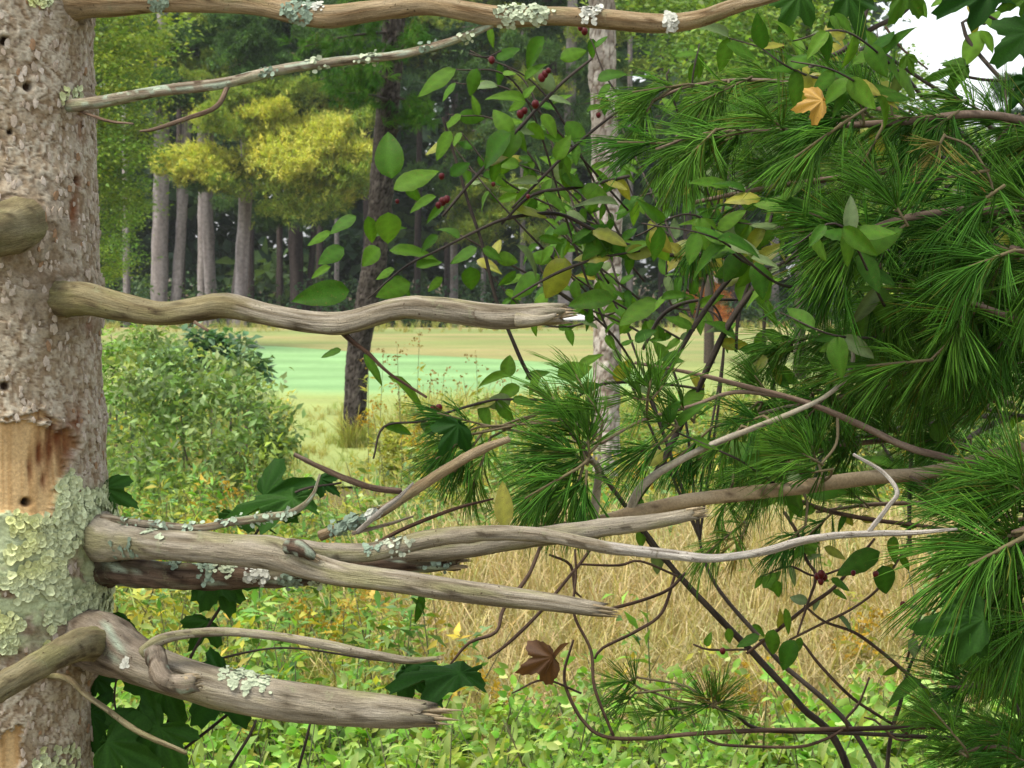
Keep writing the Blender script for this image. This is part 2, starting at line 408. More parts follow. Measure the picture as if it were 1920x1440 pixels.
def lobed_mesh(name, mat, seed, lobes=5, depth=0.35):
    """broad toothed leaf, stalk at the origin, tip along +Y, unit length"""
    r = np.random.default_rng(seed); m = 60; rim = []
    dirs = {5: [90, 32, 148, -30, 210], 3: [90, 28, 152]}[lobes]; lens = {5: [1, 0.9, 0.9, 0.62, 0.62], 3: [1, 0.95, 0.95]}[lobes]
    for i in range(m):
        a = -90 + 360 * (i + 0.5) / m; R = 0.10
        for dd, L in zip(dirs, lens):
            q = abs((a - dd + 180) % 360 - 180)
            R = max(R, L * max(1 - depth, 0.0) * math.exp(-(q / 42) ** 2), L * math.exp(-(q / 32) ** 1.8))
        R *= 1 + (0.05 if i % 2 else -0.04) + 0.05 * (r.random() - 0.5)
        rim.append((math.cos(math.radians(a)) * R, math.sin(math.radians(a)) * R))
    rim = np.array(rim); V = [np.array([[0, 0, 0]])]; rings = (0.3, 0.6, 0.85, 1.0)
    for k in rings:
        q = rim * k; rr = np.hypot(q[:, 0], q[:, 1])
        z = -0.22 * rr ** 2 + 0.05 * np.sin(np.arange(m) * 0.9 + seed) * k + 0.06 * (np.abs(np.sin(np.radians((np.arange(m) / m * 360 - 90 - 90) * 3))) - 0.5) * k
        V.append(np.column_stack([q, z]))
    V = np.vstack(V); V[:, 0] *= 0.62; V[:, 1] = (V[:, 1] + 0.25) * 0.78
    V -= V[0]
    T = np.array([[0, 1 + i, 1 + (i + 1) % m] for i in range(m)])
    Q = np.array([[1 + j * m + i, 1 + (j + 1) * m + i, 1 + (j + 1) * m + (i + 1) % m, 1 + j * m + (i + 1) % m] for j in range(3) for i in range(m)])
    dv = np.array([min(abs((-90 + 360 * (i + .5) / m - dd + 180) % 360 - 180) for dd in dirs) for i in range(m)])
    vc = np.concatenate([[1.3]] + [np.where(dv < 5, 1.2, np.where((np.arange(m) + j) % 4 == 0, 1.12, 0.92)) for j in range(4)]) * (0.92 + 0.16 * r.random(len(V)))
    return mk_mesh(name, V, [T, Q], mat, np.clip(np.repeat(vc[:, None], 3, 1) * 0.7, 0, 1))
LEAVES = [leaf_mesh("leaf", M_LEAF, i, w, f, c, te) for i, (w, f, c, te) in enumerate(
    [(0.5, 0.2, 0.2, 1), (0.58, 0.3, 0.3, 0.8), (0.45, 0.4, 0.15, 1), (0.62, 0.12, 0.35, 0.6), (0.4, 0.5, 0.4, 1), (0.52, 0.22, 0.1, 0.9)])]
LOBED = [lobed_mesh("lobed_leaf", M_LOBED, i, l, d) for i, (l, d) in enumerate([(5, 0.18), (3, 0.1), (5, 0.12), (3, 0.2)])]
def leaf(parent, x0, y0, x1, y1, d, mat=None, w=1.0, me=None, face=None, name="leaf", dd=None):
    a = P(x0, y0, d); b = P(x1, y1, d); L = np.linalg.norm(b - a)
    dd = rnd.uniform(-0.35, 0.35) if dd is None else dd
    b = b + np.array([0, dd * L, 0])
    n = face if face is not None else (rnd.uniform(-0.5, 0.5), -1.0, rnd.uniform(0.2, 1.3))
    Lr = np.linalg.norm(b - a); me = me or rnd.choice(LEAVES)
    return put(name, me, parent, frame(a, b - a, n, (Lr * w, Lr, Lr)), mat)

def tuft_mesh(seed, n=120, shoot=0.04, lo=12, hi=62, L=0.092, droop=0.15, wdt=0.0007, name="needle_tuft"):
    r = np.random.default_rng(seed)
    g = np.arange(n) // 5; ng = n // 5 + 1      # bundles of five, as on a white pine
    t = (r.random(ng) ** 0.75)[g]; az = (r.random(ng) * 2 * math.pi)[g] + r.normal(0, 0.12, n)
    ang = np.radians(hi + (lo - hi) * t ** 1.3 + r.normal(0, 9, ng)[g] + r.normal(0, 3.5, n)); l = L * (0.7 + 0.4 * r.random(ng))[g] * (0.85 + 0.2 * r.random(n))
    cv = r.normal(0, 0.12, (ng, 3))[g] + r.normal(0, 0.05, (n, 3)); dr = droop * (0.5 + 1.2 * r.random(ng))[g] + 0.08
    base = np.stack([np.zeros(n), t * shoot, np.zeros(n)], 1)
    dirv = np.stack([np.sin(ang) * np.cos(az), np.cos(ang), np.sin(ang) * np.sin(az)], 1)
    rows = []
    for k, w in ((0, 0.9), (0.5, 1.0), (0.85, 0.8)):
        c = base + dirv * (l * k)[:, None]; c[:, 2] -= dr * l * k * k; c += cv * (l * k * k)[:, None]
        rows.append((c, w * wdt))
    s1 = np.cross(dirv, r.normal(size=(n, 3))); s1 /= np.linalg.norm(s1, axis=1)[:, None]; s2 = np.cross(dirv, s1)
    V = []
    for c, w in rows:
        for k in range(3):
            a = k * 2 * math.pi / 3; V.append(c + (s1 * math.cos(a) + s2 * math.sin(a)) * w)
    tip = base + dirv * l[:, None]; tip[:, 2] -= dr * l; tip += cv * l[:, None]; V.append(tip)
    V = np.stack(V, 1).reshape(-1, 3); o = (np.arange(n) * 10)[:, None, None]
    Q = np.array([[j * 3 + k, j * 3 + (k + 1) % 3, j * 3 + 3 + (k + 1) % 3, j * 3 + 3 + k] for j in range(2) for k in range(3)])
    T = np.array([[6 + k, 6 + (k + 1) % 3, 9] for k in range(3)])
    sv, sf, *_ = tube(np.array([[0, -0.003, 0, 0.0022], [0, shoot * 0.6, 0, 0.0019], [0, shoot * 1.05, 0, 0.0014]]), 6, 0.02)
    m = len(V); V = np.vstack([V, sv])
    nc = (0.35 + 0.65 * r.random(n))[:, None] * lerp((0.8, 0.85, 0.8), (1.0, 0.9, 0.8), r.random(n)); nc[r.random(n) < 0.035] = (1.0, 0.42, 0.5); nc = np.repeat(nc, 10, 0); nc[0::10] *= 0.8
    nc = np.clip(np.vstack([nc, np.ones((len(sv), 3))]), 0, 1)
    me = mk_mesh(name, V, [(Q[None] + o).reshape(-1, 4), (T[None] + o).reshape(-1, 3), sf[0] + m, sf[1] + m], M_NEEDLE, nc)
    me.materials.append(M_TWIG2)
    mi = np.zeros(len(me.polygons), np.int32); nq = n * 6
    # faces are stored needle quads, needle tris, stem quads, stem tris
    mi[n * 9:] = 1; me.polygons.foreach_set("material_index", mi)
    return me
M_TWIG2 = mat_plain("shoot_bark", (0.1, 0.085, 0.04), (0.16, 0.13, 0.06), 0.8, 80)
TUFTS = [tuft_mesh(1, 120, 0.075, 8, 48, 0.085), tuft_mesh(7, 130, 0.085, 10, 55, 0.08, 0.25), tuft_mesh(2, 140, 0.05, 12, 70, 0.095), tuft_mesh(3, 110, 0.03, 15, 55, 0.1, 0.3),
         tuft_mesh(4, 130, 0.035, 12, 78, 0.09, 0.05), tuft_mesh(5, 95, 0.035, 8, 45, 0.105, 0.25), tuft_mesh(6, 120, 0.045, 20, 72, 0.088, 0.2)]
TUFT_THIN = [tuft_mesh(8, 46, 0.025, 15, 80, 0.09, 0.0), tuft_mesh(9, 55, 0.03, 12, 85, 0.085, 0.05)]
LINES = []
def tuft(parent, x, y, ang, d, sc=1.0, mat=None, me=None, dz=None):
    a = math.radians(ang); dz = rnd.uniform(-0.5, 0.3) if dz is None else dz
    v = np.array([math.cos(a), dz, math.sin(a)]); p = P(x, y, d)
    if LINES:      # a short shoot joins the tuft to the closest bough
        al = np.vstack(LINES); j = np.argmin(((al - p) ** 2).sum(1)); q = al[j]; L = np.linalg.norm(p - q)
        if L > 0.012:
            vn = v / np.linalg.norm(v)
            V, f, SS, TH, RR = tube(np.array([[*q, 0.0024], [*((q + p) / 2 - vn * L * 0.16), 0.0021], [*p, 0.0018]]), 5, L / 8)
            put_local("shoot", V, f, M_TWIG, parent, np.full((len(V), 3), (0.13, 0.105, 0.055)))
            if L < 0.12: LINES.append(crspline(np.array([q, p]), 0.02))
    return put("needle_tuft", me or rnd.choice(TUFTS), parent, frame(P(x, y, d), v, (rnd.uniform(-0.3, 0.3), -0.3, 1), (sc, sc, sc)), mat)
# ------------------------------------------------------------------ foliage makers
def leaves_at(acc, pos, L, col, w=0.5, up=0.7, out=None, seed=0, droop=0.2, fine=False):
    """one folded leaf (4 triangles) at every position"""
    r = np.random.default_rng(seed); pos = np.asarray(pos); n = len(pos)
    L = np.broadcast_to(np.asarray(L, float), (n,)) * (0.7 + 0.6 * r.random(n))
    nrm = r.normal(size=(n, 3)); nrm /= np.linalg.norm(nrm, axis=1)[:, None]
    nrm = nrm * (1 - up) + np.array([0, 0, up]); nrm /= np.linalg.norm(nrm, axis=1)[:, None] + 1e-9
    y = r.normal(size=(n, 3)) + (0 if out is None else out * 1.5); y[:, 2] -= droop
    y -= nrm * (y * nrm).sum(1)[:, None]; y /= np.linalg.norm(y, axis=1)[:, None] + 1e-9
    x = np.cross(y, nrm); h = (0.5 * w * L)[:, None]; l = L[:, None]
    if fine:      # rounded outline with a folded midrib, for plants close by
        rows = [(0.22, 0.75, 0.03), (0.5, 1.0, 0.0), (0.78, 0.68, -0.08)]; vs = [pos]
        for t_, k_, z_ in rows:
            c_ = pos + y * l * t_ + nrm * l * z_
            vs += [c_ - x * h * k_ + nrm * h * 0.3 * k_, c_, c_ + x * h * k_ + nrm * h * 0.3 * k_]
        vs.append(pos + y * l - nrm * l * 0.2); V = np.stack(vs, 1).reshape(-1, 3); o_ = (np.arange(n) * 11)[:, None, None]
        T = np.array([[0, 2, 1], [0, 3, 2], [7, 8, 10], [8, 9, 10]]); Q = np.array([[1, 2, 5, 4], [2, 3, 6, 5], [4, 5, 8, 7], [5, 6, 9, 8]])
        acc.add(V, [(T[None] + o_).reshape(-1, 3), (Q[None] + o_).reshape(-1, 4)], np.repeat(col, 11, 0)); return
    V = np.stack([pos, pos + y * l * 0.45 + x * h + nrm * h * 0.35, pos + y * l - nrm * l * 0.12, pos + y * l * 0.45 - x * h + nrm * h * 0.35, pos + y * l * 0.5], 1).reshape(-1, 3)
    T = np.array([[0, 1, 4], [1, 2, 4], [2, 3, 4], [3, 0, 4]])
    acc.add(V, (T[None] + (np.arange(n) * 5)[:, None, None]).reshape(-1, 3), np.repeat(col, 5, 0))
def vary(cols, n, seed, amt=0.25):
    r = np.random.default_rng(seed); cols = np.asarray(cols); w = r.dirichlet(np.full(len(cols), 0.5), n)
    return (w @ cols) * (1 + amt * (r.random((n, 1)) * 2 - 1))
def crown_mesh(name, seed, clumps, per, leaf_l, cols, cr=0.2, flat=0.75, shell=0.45, rad=1.0, zr=0.8):
    """uneven crown of leaf clumps in a unit ellipsoid"""
    r = np.random.default_rng(seed); acc = Acc()
    c = r.normal(size=(clumps, 3)); c /= np.linalg.norm(c, axis=1)[:, None]
    c *= (shell + (1 - shell) * r.random((clumps, 1)) ** 0.6) * (0.75 + 0.35 * r.random((clumps, 1))); c[:, 2] *= zr
    k = np.repeat(np.arange(clumps), per); sz = (0.55 + 0.8 * r.random(clumps))[k][:, None]
    off = r.normal(size=(clumps * per, 3)) * cr * sz * np.array([1, 1, flat * 0.6])
    cl = vary(cols, clumps, seed + 1, 0.3)[k] * (0.75 + 0.5 * r.random((clumps * per, 1)))
    leaves_at(acc, (c[k] + off) * rad, leaf_l, cl, 0.55, 0.55, off / cr, seed + 2)
    return acc.mesh(name, M_FOL)
def bough_mesh(seed, cols, n=850, blade=0.05, bw=0.0115):
    """flat pine spray: local Y from 0 to 1, brushes of needles standing on fans of side twigs"""
    r = np.random.default_rng(seed); acc = Acc()
    tv, tf, *_ = tube(np.array([[0, 0, 0, 0.012], [0.02, 0.5, 0.03, 0.008], [0, 0.95, 0.0, 0.003]]), 5, 0.12)
    acc.add(tv, tf, (0.16, 0.13, 0.1))
    t = 0.12 + 0.88 * r.random(n) ** 0.8; side = r.normal(size=n) * 0.17 * np.sin(math.pi * np.clip(t, 0, 1)) ** 0.5
    z = 0.05 * np.sin(t * 9 + seed) + r.normal(size=n) * 0.05 - np.abs(side) * 0.2
    c0 = np.stack([side, t, z], 1); m = 9
    k = np.repeat(np.arange(n), m)
    d = r.normal(size=(n * m, 3)) * 0.7 + np.array([0, 0.45, 0.45]) + np.stack([np.sign(side[k]) * 0.5, 0 * k, 0 * k], 1)
    d /= np.linalg.norm(d, axis=1)[:, None]; l = blade * (0.6 + 0.7 * r.random(n * m))[:, None]
    s = np.cross(d, np.array([0, 0, 1.0]) + r.normal(size=(n * m, 3)) * 0.45); s /= np.linalg.norm(s, axis=1)[:, None]
    b = c0[k] + r.normal(size=(n * m, 3)) * 0.012
    V = np.stack([b - s * bw / 2, b + s * bw / 2, b + d * l], 1).reshape(-1, 3)
    cc = np.repeat((vary(cols, n, seed + 5, 0.25)[k]) * (0.8 + 0.4 * r.random((n * m, 1))), 3, 0)
    acc.add(V, np.arange(n * m * 3).reshape(-1, 3), cc)
    return acc.mesh("bough", M_FOL, False)
GREENP = [(0.08, 0.18, 0.045), (0.13, 0.25, 0.055), (0.055, 0.12, 0.04)]
DARKP = [(0.04, 0.1, 0.04), (0.065, 0.14, 0.05)]
YELP = [(0.6, 0.62, 0.1), (0.4, 0.52, 0.08), (0.68, 0.62, 0.14)]
LIMEP = [(0.3, 0.42, 0.07), (0.18, 0.32, 0.06), (0.44, 0.48, 0.08)]
BOUGHS = {k: [bough_mesh(10 * i + j, c) for j in range(3)] for i, (k, c) in enumerate((("green", GREENP), ("dark", DARKP), ("yellow", YELP), ("lime", LIMEP)))}
def bough(parent, a, b, kind, up=(0, 0, 1), wide=1.0, r=rnd):
    a = np.asarray(a, float); b = np.asarray(b, float); L = np.linalg.norm(b - a)
    return put("bough", r.choice(BOUGHS[kind]), parent, frame(a, b - a, (r.uniform(-.25, .25), r.uniform(-1.0, -.2) if kind in ('green', 'dark') else r.uniform(-.55, -.1), 1), (L * wide, L, L)))

# ------------------------------------------------------------------ the setting: ground, mown grass, putting green
def sheet(name, xs, ys, zoff, mat, colfn, bumpy=0.0):
    X, Y = np.meshgrid(xs, ys); Z = terrain(Y) + zoff
    if bumpy: Z = Z + bumpy * (fbm(np.stack([X.ravel() * 0.6, Y.ravel() * 0.6, 0 * X.ravel()], 1), 3, 3).reshape(X.shape) - 0.5) * (Y < 20)
    V = np.stack([X, Y, Z], -1).reshape(-1, 3); w = len(xs)
    i = (np.arange(len(ys) - 1)[:, None] * w + np.arange(w - 1)[None])
    Q = np.stack([i, i + 1, i + 1 + w, i + w], -1).reshape(-1, 4)
    o = put(name, mk_mesh(name, V, Q, mat, colfn(V))); o["kind"] = "structure"; return o
YS = np.concatenate([np.linspace(-30, 18, 49), np.arange(19, 155, 1.0), [180, 230, 320, 500, 900, 1600]])
XS = np.concatenate([[-1200, -600, -300, -150, -90], np.linspace(-60, 60, 121), [90, 150, 300, 600, 1200]])
def ground_col(V):
    n = fbm(V * 0.9, 4, 5)
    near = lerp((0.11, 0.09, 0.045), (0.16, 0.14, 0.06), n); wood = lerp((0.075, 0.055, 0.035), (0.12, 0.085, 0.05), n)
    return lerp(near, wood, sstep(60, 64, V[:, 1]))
M_GROUND = mat_vcol("soil", 1.0, 6, 0.4, 0.6, 0.03, 0.05)
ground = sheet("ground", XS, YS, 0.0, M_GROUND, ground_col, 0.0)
def turf_mat(name, rough=0.9, stripe=0.0):
    m, t, b = _nodes(name); at = N(t, "ShaderNodeAttribute", attribute_name="Col")
    k = mrange(t, noise(t, 14, 6, 0.75), 0.25, 0.75, 0.8, 1.2)
    k2 = mrange(t, noise(t, 0.45, 3, 0.5), 0.3, 0.7, 0.88, 1.12)
    mm = N(t, "ShaderNodeMath", operation='MULTIPLY'); t.links.new(k, mm.inputs[0]); t.links.new(k2, mm.inputs[1])
    cmb = N(t, "ShaderNodeCombineColor")
    for i in range(3): t.links.new(mm.outputs[0], cmb.inputs[i])
    c = mixcol(t, at.outputs["Color"], cmb.outputs[0], 1.0, 'MULTIPLY')
    t.links.new(c, b.inputs["Base Color"]); b.inputs["Roughness"].default_value = rough; b.inputs["Specular IOR Level"].default_value = 0.1
    bump(t, b, noise(t, 60, 4, 0.7), 0.6, 0.02); return m
M_TURF = turf_mat("mown_grass"); M_GREEN = turf_mat("putting_green")
def fair_col(V):
    n = fbm(V * np.array([0.25, 0.5, 1]), 4, 8)
    app = lerp((0.25, 0.33, 0.105), (0.31, 0.35, 0.125), n)
    rough = lerp((0.27, 0.265, 0.105), (0.2, 0.245, 0.085), sstep(0.38, 0.58, n)); tan = lerp(rough, (0.31, 0.26, 0.12), sstep(0.5, 0.65, fbm(V * np.array([0.12, 0.9, 1]), 3, 9)) * 0.8)
    return lerp(app, tan, sstep(34, 47, V[:, 1] + 0.12 * V[:, 0]))
fw = sheet("fairway", np.linspace(-45, 45, 91), np.arange(17.0, 62.6, 0.5), 0.02, M_TURF, fair_col)
def green_patch():
    out = [(250, 652), (480, 650), (700, 664), (900, 674), (1110, 687), (1300, 703), (1360, 722), (1270, 742), (1000, 752), (700, 754), (480, 748), (300, 725), (200, 680)]
    pts = []
    for x, y in out:
        d = CAM_H * F / (y - HORIZON)
        for _ in range(6): d = (CAM_H - float(terrain(d))) * F / (y - HORIZON)
        pts.append((*G(x, d)[:2], 0, 0))
    pts = crspline(np.array(pts + pts[:1]), 0.6)[:-1, :2]; c = pts.mean(0); m = len(pts); V = [np.array([[c[0], c[1]]])]
    for k in np.linspace(0, 1, 41)[1:]: V.append(c + (pts - c) * k)
    V = np.vstack(V); V = np.column_stack([V, terrain(V[:, 1]) + 0.034]); V[-m:, 2] -= 0.05
    T = np.array([[0, 1 + i, 1 + (i + 1) % m] for i in range(m)])
    Q = np.array([[1 + j * m + i, 1 + (j + 1) * m + i, 1 + (j + 1) * m + (i + 1) % m, 1 + j * m + (i + 1) % m] for j in range(39) for i in range(m)])
    k = np.concatenate([[0], np.repeat(np.linspace(0, 1, 41)[1:], m)])
    st = 0.5 + 0.5 * np.sign(np.sin((V[:, 1] + 0.25 * V[:, 0]) * 2.2))
    col = lerp((0.2, 0.35, 0.145), (0.23, 0.39, 0.17), st); ang = np.concatenate([[0], np.tile(sstep(-0.2, 0.5, (pts[:, 1] - c[1]) / 9), 40)])
    col = lerp(col, lerp((0.27, 0.335, 0.112), (0.15, 0.27, 0.1), ang), sstep(0.7 + 0.24 * ang, 0.985, k + 0.12 * (1 - ang) * (fbm(V * np.array([0.5, 0.9, 1]), 3, 70) - 0.5)))
    o = put("putting_green", mk_mesh("putting_green", V, [T, Q], M_GREEN, col)); o["kind"] = "structure"
green_patch()

# ------------------------------------------------------------------ far wood and its trees
def far_trunk(root, px, d, w, lean, dark, h=21, fork=None, name="trunk", y0=None):
    b = G(px, d); r = w * d / F / 2
    rows = [[b[0], b[1], b[2] - 0.3, r * 1.5], [b[0] + lean * 0.02, b[1], b[2] + 0.5, r * 1.12], [b[0] + lean * 0.4, b[1], b[2] + h * 0.28, r],
            [b[0] + lean * 0.75, b[1], b[2] + h * 0.6, r * 0.75], [b[0] + lean, b[1], b[2] + h, r * 0.15]]
    V, f, SS, TH, RR = tube(np.array(rows), 12, 0.35, 0.1, 0, int(px) + 3, 0.1)
    st = fbm(np.stack([np.cos(TH) * 3, np.sin(TH) * 3, SS * 0.7], 1), 4, int(px))
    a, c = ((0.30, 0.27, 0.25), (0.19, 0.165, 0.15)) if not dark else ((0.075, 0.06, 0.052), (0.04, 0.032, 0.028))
    return put_local(name, V, f, M_FARBARK, root, lerp(a, c, sstep(0.4, 0.65, st)))
def far_pine(px, d, w, lean=0.0, dark=False, h=21, label=None, kinds=("green", "dark"), z0=13.0, nb=9, extra=(), name="pine_tree"):
    b = G(px, d)
    label = label or ("tall pine with a dark trunk inside the wood behind the green" if dark else "tall pine with a pale grey trunk in the wood behind the green")
    root = empty(name, b, label, "tree", "pine trees of the wood behind the green")
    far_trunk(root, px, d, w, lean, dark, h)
    for k, e in enumerate(extra):
        far_trunk(root, px + e[0], d + 0.3, e[1], e[2], dark, h * 0.8)
    r = random.Random(int(px))
    for i in range(nb):
        z = z0 + (h - z0) * (i + r.random()) / nb; a = r.uniform(0, 6.28); L = (h - z) * 0.22 + r.uniform(1.6, 3.0)
        c = np.array([b[0] + lean * z / h, b[1], b[2] + z])
        bough(root, c, c + np.array([math.cos(a) * L, math.sin(a) * L, r.uniform(-0.3, 0.5)]), r.choice(kinds), r=r)
    return root
PINES = {}
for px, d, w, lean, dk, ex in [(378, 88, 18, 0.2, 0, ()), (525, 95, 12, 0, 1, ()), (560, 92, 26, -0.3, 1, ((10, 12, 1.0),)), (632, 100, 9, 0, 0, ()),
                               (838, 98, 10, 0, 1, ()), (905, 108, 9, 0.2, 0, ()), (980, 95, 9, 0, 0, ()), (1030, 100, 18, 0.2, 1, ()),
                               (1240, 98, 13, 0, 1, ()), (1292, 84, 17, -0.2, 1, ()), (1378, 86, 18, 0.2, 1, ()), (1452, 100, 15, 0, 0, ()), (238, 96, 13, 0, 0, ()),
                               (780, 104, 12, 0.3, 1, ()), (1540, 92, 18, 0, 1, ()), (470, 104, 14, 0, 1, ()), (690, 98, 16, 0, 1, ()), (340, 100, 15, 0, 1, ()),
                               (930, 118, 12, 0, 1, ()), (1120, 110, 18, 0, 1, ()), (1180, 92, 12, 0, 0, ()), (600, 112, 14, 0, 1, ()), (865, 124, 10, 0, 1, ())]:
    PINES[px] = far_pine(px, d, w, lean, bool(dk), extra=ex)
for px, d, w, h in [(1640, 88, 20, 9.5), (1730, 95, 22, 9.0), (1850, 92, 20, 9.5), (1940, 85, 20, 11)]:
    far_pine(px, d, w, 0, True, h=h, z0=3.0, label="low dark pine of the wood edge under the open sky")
p1 = far_pine(296, 82, 29, 0.35, label="twin-stemmed pine with two pale trunks rising side by side behind the leafy bush", extra=((25, 20, 0.9),), kinds=("green",), z0=14, nb=8)
p2 = far_pine(444, 77, 24, 0.75, label="pale-barked pine carrying bright yellow needle boughs at the wood edge", kinds=("green", "lime"), z0=14, nb=8)
p3 = far_pine(402, 86, 22, -0.7, label="forked pale pine stem close beside the yellow-boughed pine", extra=((20, 14, 1.7), (-14, 13, 0.3)), kinds=("green",), z0=14, nb=8)
p4 = far_pine(1054, 80, 23, 0.45, label="leaning pale pine at the wood edge next to the parked golf cart", kinds=("green", "lime"), z0=14, nb=8)
p5 = far_pine(850, 90, 15, 0.1, label="slim pale pine with light green boughs behind the putting green", kinds=("green", "lime"))
def pb(root, x0, y0, x1, y1, d0, d1, kind, wide=1.0): bough(root, P(x0, y0, d0), P(x1, y1, d1), kind, wide=wide)
for a in [(455, 250, 560, 225, 84, 83, "yellow"), (455, 260, 610, 262, 84, 81.5, "yellow"), (470, 270, 650, 285, 84, 82, "yellow"), (500, 270, 695, 305, 83.5, 82.5, "yellow"),
          (470, 285, 660, 330, 84, 82, "lime"), (520, 290, 640, 355, 83.5, 82, "yellow"), (500, 300, 620, 375, 84, 82, "lime"), (455, 245, 380, 222, 84, 82.5, "yellow"),
          (455, 250, 400, 205, 84, 81.5, "lime"), (450, 285, 320, 292, 84, 82, "yellow"), (455, 300, 350, 315, 84, 81.5, "yellow"), (455, 318, 405, 340, 84, 81.8, "lime"),
          (455, 230, 520, 205, 84, 82, "yellow"), (560, 265, 690, 275, 83.5, 82.5, "yellow"), (450, 300, 370, 340, 84, 82, "green"), (540, 255, 640, 225, 83, 82, "yellow"),
          (500, 260, 560, 300, 83, 80.5, "yellow"), (560, 290, 670, 345, 83, 82, "lime"), (458, 322, 350, 335, 84, 82.5, "yellow"), (540, 310, 600, 385, 83, 82, "lime"), (430, 130, 520, 120, 84.5, 83, "green"), (520, 90, 430, 80, 84.5, 83, "green"), (400, 160, 500, 175, 84.5, 83, "lime"), (500, 50, 410, 40, 84.5, 83, "green"), (410, 100, 480, 60, 84.5, 82.5, "green"), (490, 150, 420, 190, 84, 82.5, "lime"), (420, 20, 500, 15, 84.5, 83, "dark"), (560, 240, 690, 240, 84, 83, "lime"), (330, 260, 300, 300, 84, 83, "yellow")]:
    jy = rnd.uniform(-16, 20); pb(p2, a[0], a[1] + jy * .5, a[2] + (a[2] - a[0]) * 0.14, a[3] + jy, a[4] - 7.5, a[5] - 7.8, a[6], wide=1.0)
for a in [(296, 150, 200, 130, 82, 80, "green"), (300, 120, 420, 130, 82, 80, "lime"), (300, 160, 390, 170, 82, 79.5, "green"), (296, 90, 380, 60, 82, 80, "green"), (300, 140, 250, 160, 82, 79, "lime"),
          (298, 60, 220, 50, 82, 80, "green"), (300, 45, 400, 60, 82, 80, "green"), (298, 175, 360, 190, 82, 80.5, "lime")]:
    pb(p1, *a)
for a in [(400, 60, 520, 80, 86, 83, "green"), (400, 90, 540, 110, 86, 83, "dark"), (400, 110, 620, 160, 86, 82, "green"), (400, 70, 640, 60, 86, 83, "dark"), (430, 40, 700, 50, 86, 84, "dark"),
          (500, 130, 680, 150, 86, 83, "dark"), (520, 150, 690, 190, 86, 83, "green"), (600, 100, 720, 110, 86, 83, "dark"), (560, 160, 650, 195, 85, 82, "yellow"), (600, 150, 680, 165, 85, 82, "yellow"),
          (400, 170, 500, 180, 86, 84, "green"), (420, 190, 560, 200, 86, 84, "green"), (420, 20, 560, 30, 86, 83, "green")]:
    pb(p3, *a)
for a in [(850, 240, 930, 262, 90, 87, "lime"), (850, 260, 900, 290, 90, 87, "green"), (850, 390, 960, 410, 90, 87, "lime"), (850, 370, 930, 350, 90, 87, "lime"), (850, 120, 760, 60, 90, 87, "lime"),
          (850, 140, 960, 110, 90, 87, "lime"), (850, 170, 760, 190, 90, 88, "dark"), (850, 200, 960, 210, 90, 88, "green"), (850, 340, 780, 330, 90, 87, "green"), (850, 60, 980, 40, 90, 87, "lime"), (850, 40, 740, 30, 90, 87, "green"),
          (850, 420, 900, 440, 90, 87, "lime"), (850, 80, 900, 140, 90, 86, "green")]:
    pb(p5, *a)
for a in [(1056, 330, 960, 360, 80, 78, "lime"), (1056, 340, 1000, 390, 80, 77.5, "lime"), (1056, 300, 990, 300, 80, 78, "green"), (1056, 240, 960, 250, 80, 78, "green"), (1056, 200, 1180, 190, 80, 78, "green"),
          (1056, 160, 980, 150, 80, 78, "lime"), (1056, 130, 1160, 110, 80, 78, "green"), (1056, 100, 950, 80, 80, 78, "green"), (1056, 420, 1000, 445, 80, 78, "lime"), (1056, 60, 1180, 50, 80, 78, "lime"), (1056, 280, 1180, 290, 80, 78, "green")]:
    pb(p4, *a)

def fill_boughs(root, n, x0, x1, y0, y1, d, seed, kinds):
    r = random.Random(seed); tx = root.location
    for i in range(n):
        x, y = r.uniform(x0, x1), r.uniform(y0, y1); dd = d - r.uniform(0.5, 4); e = P(x, y, dd); L = r.uniform(1.3, 2.6)
        s = e + np.array([L * r.choice((-1, 1)) * r.uniform(0.5, 1), L * r.uniform(0.2, 0.7), r.uniform(-0.2, 0.25)])
        bough(root, s, e, r.choice(kinds), r=r)
fill_boughs(p3, 44, 300, 720, -20, 190, 85, 1, ("green", "green", "dark", "lime")); fill_boughs(p1, 22, 180, 420, -20, 200, 82, 2, ("green", "lime", "lime"))
fill_boughs(p5, 30, 740, 1010, -20, 180, 90, 3, ("green", "lime", "dark")); fill_boughs(p4, 34, 960, 1450, -20, 330, 84, 4, ("green", "green", "lime", "dark"))
fill_boughs(p5, 14, 860, 1010, 230, 460, 92, 5, ("green", "lime")); fill_boughs(p2, 13, 350, 600, -10, 190, 78.5, 6, ("green", "green", "lime")); fill_boughs(p1, 14, 440, 700, 330, 420, 82, 16, ("green", "lime")); fill_boughs(p4, 12, 1180, 1450, 330, 520, 90, 7, ("green", "dark"))
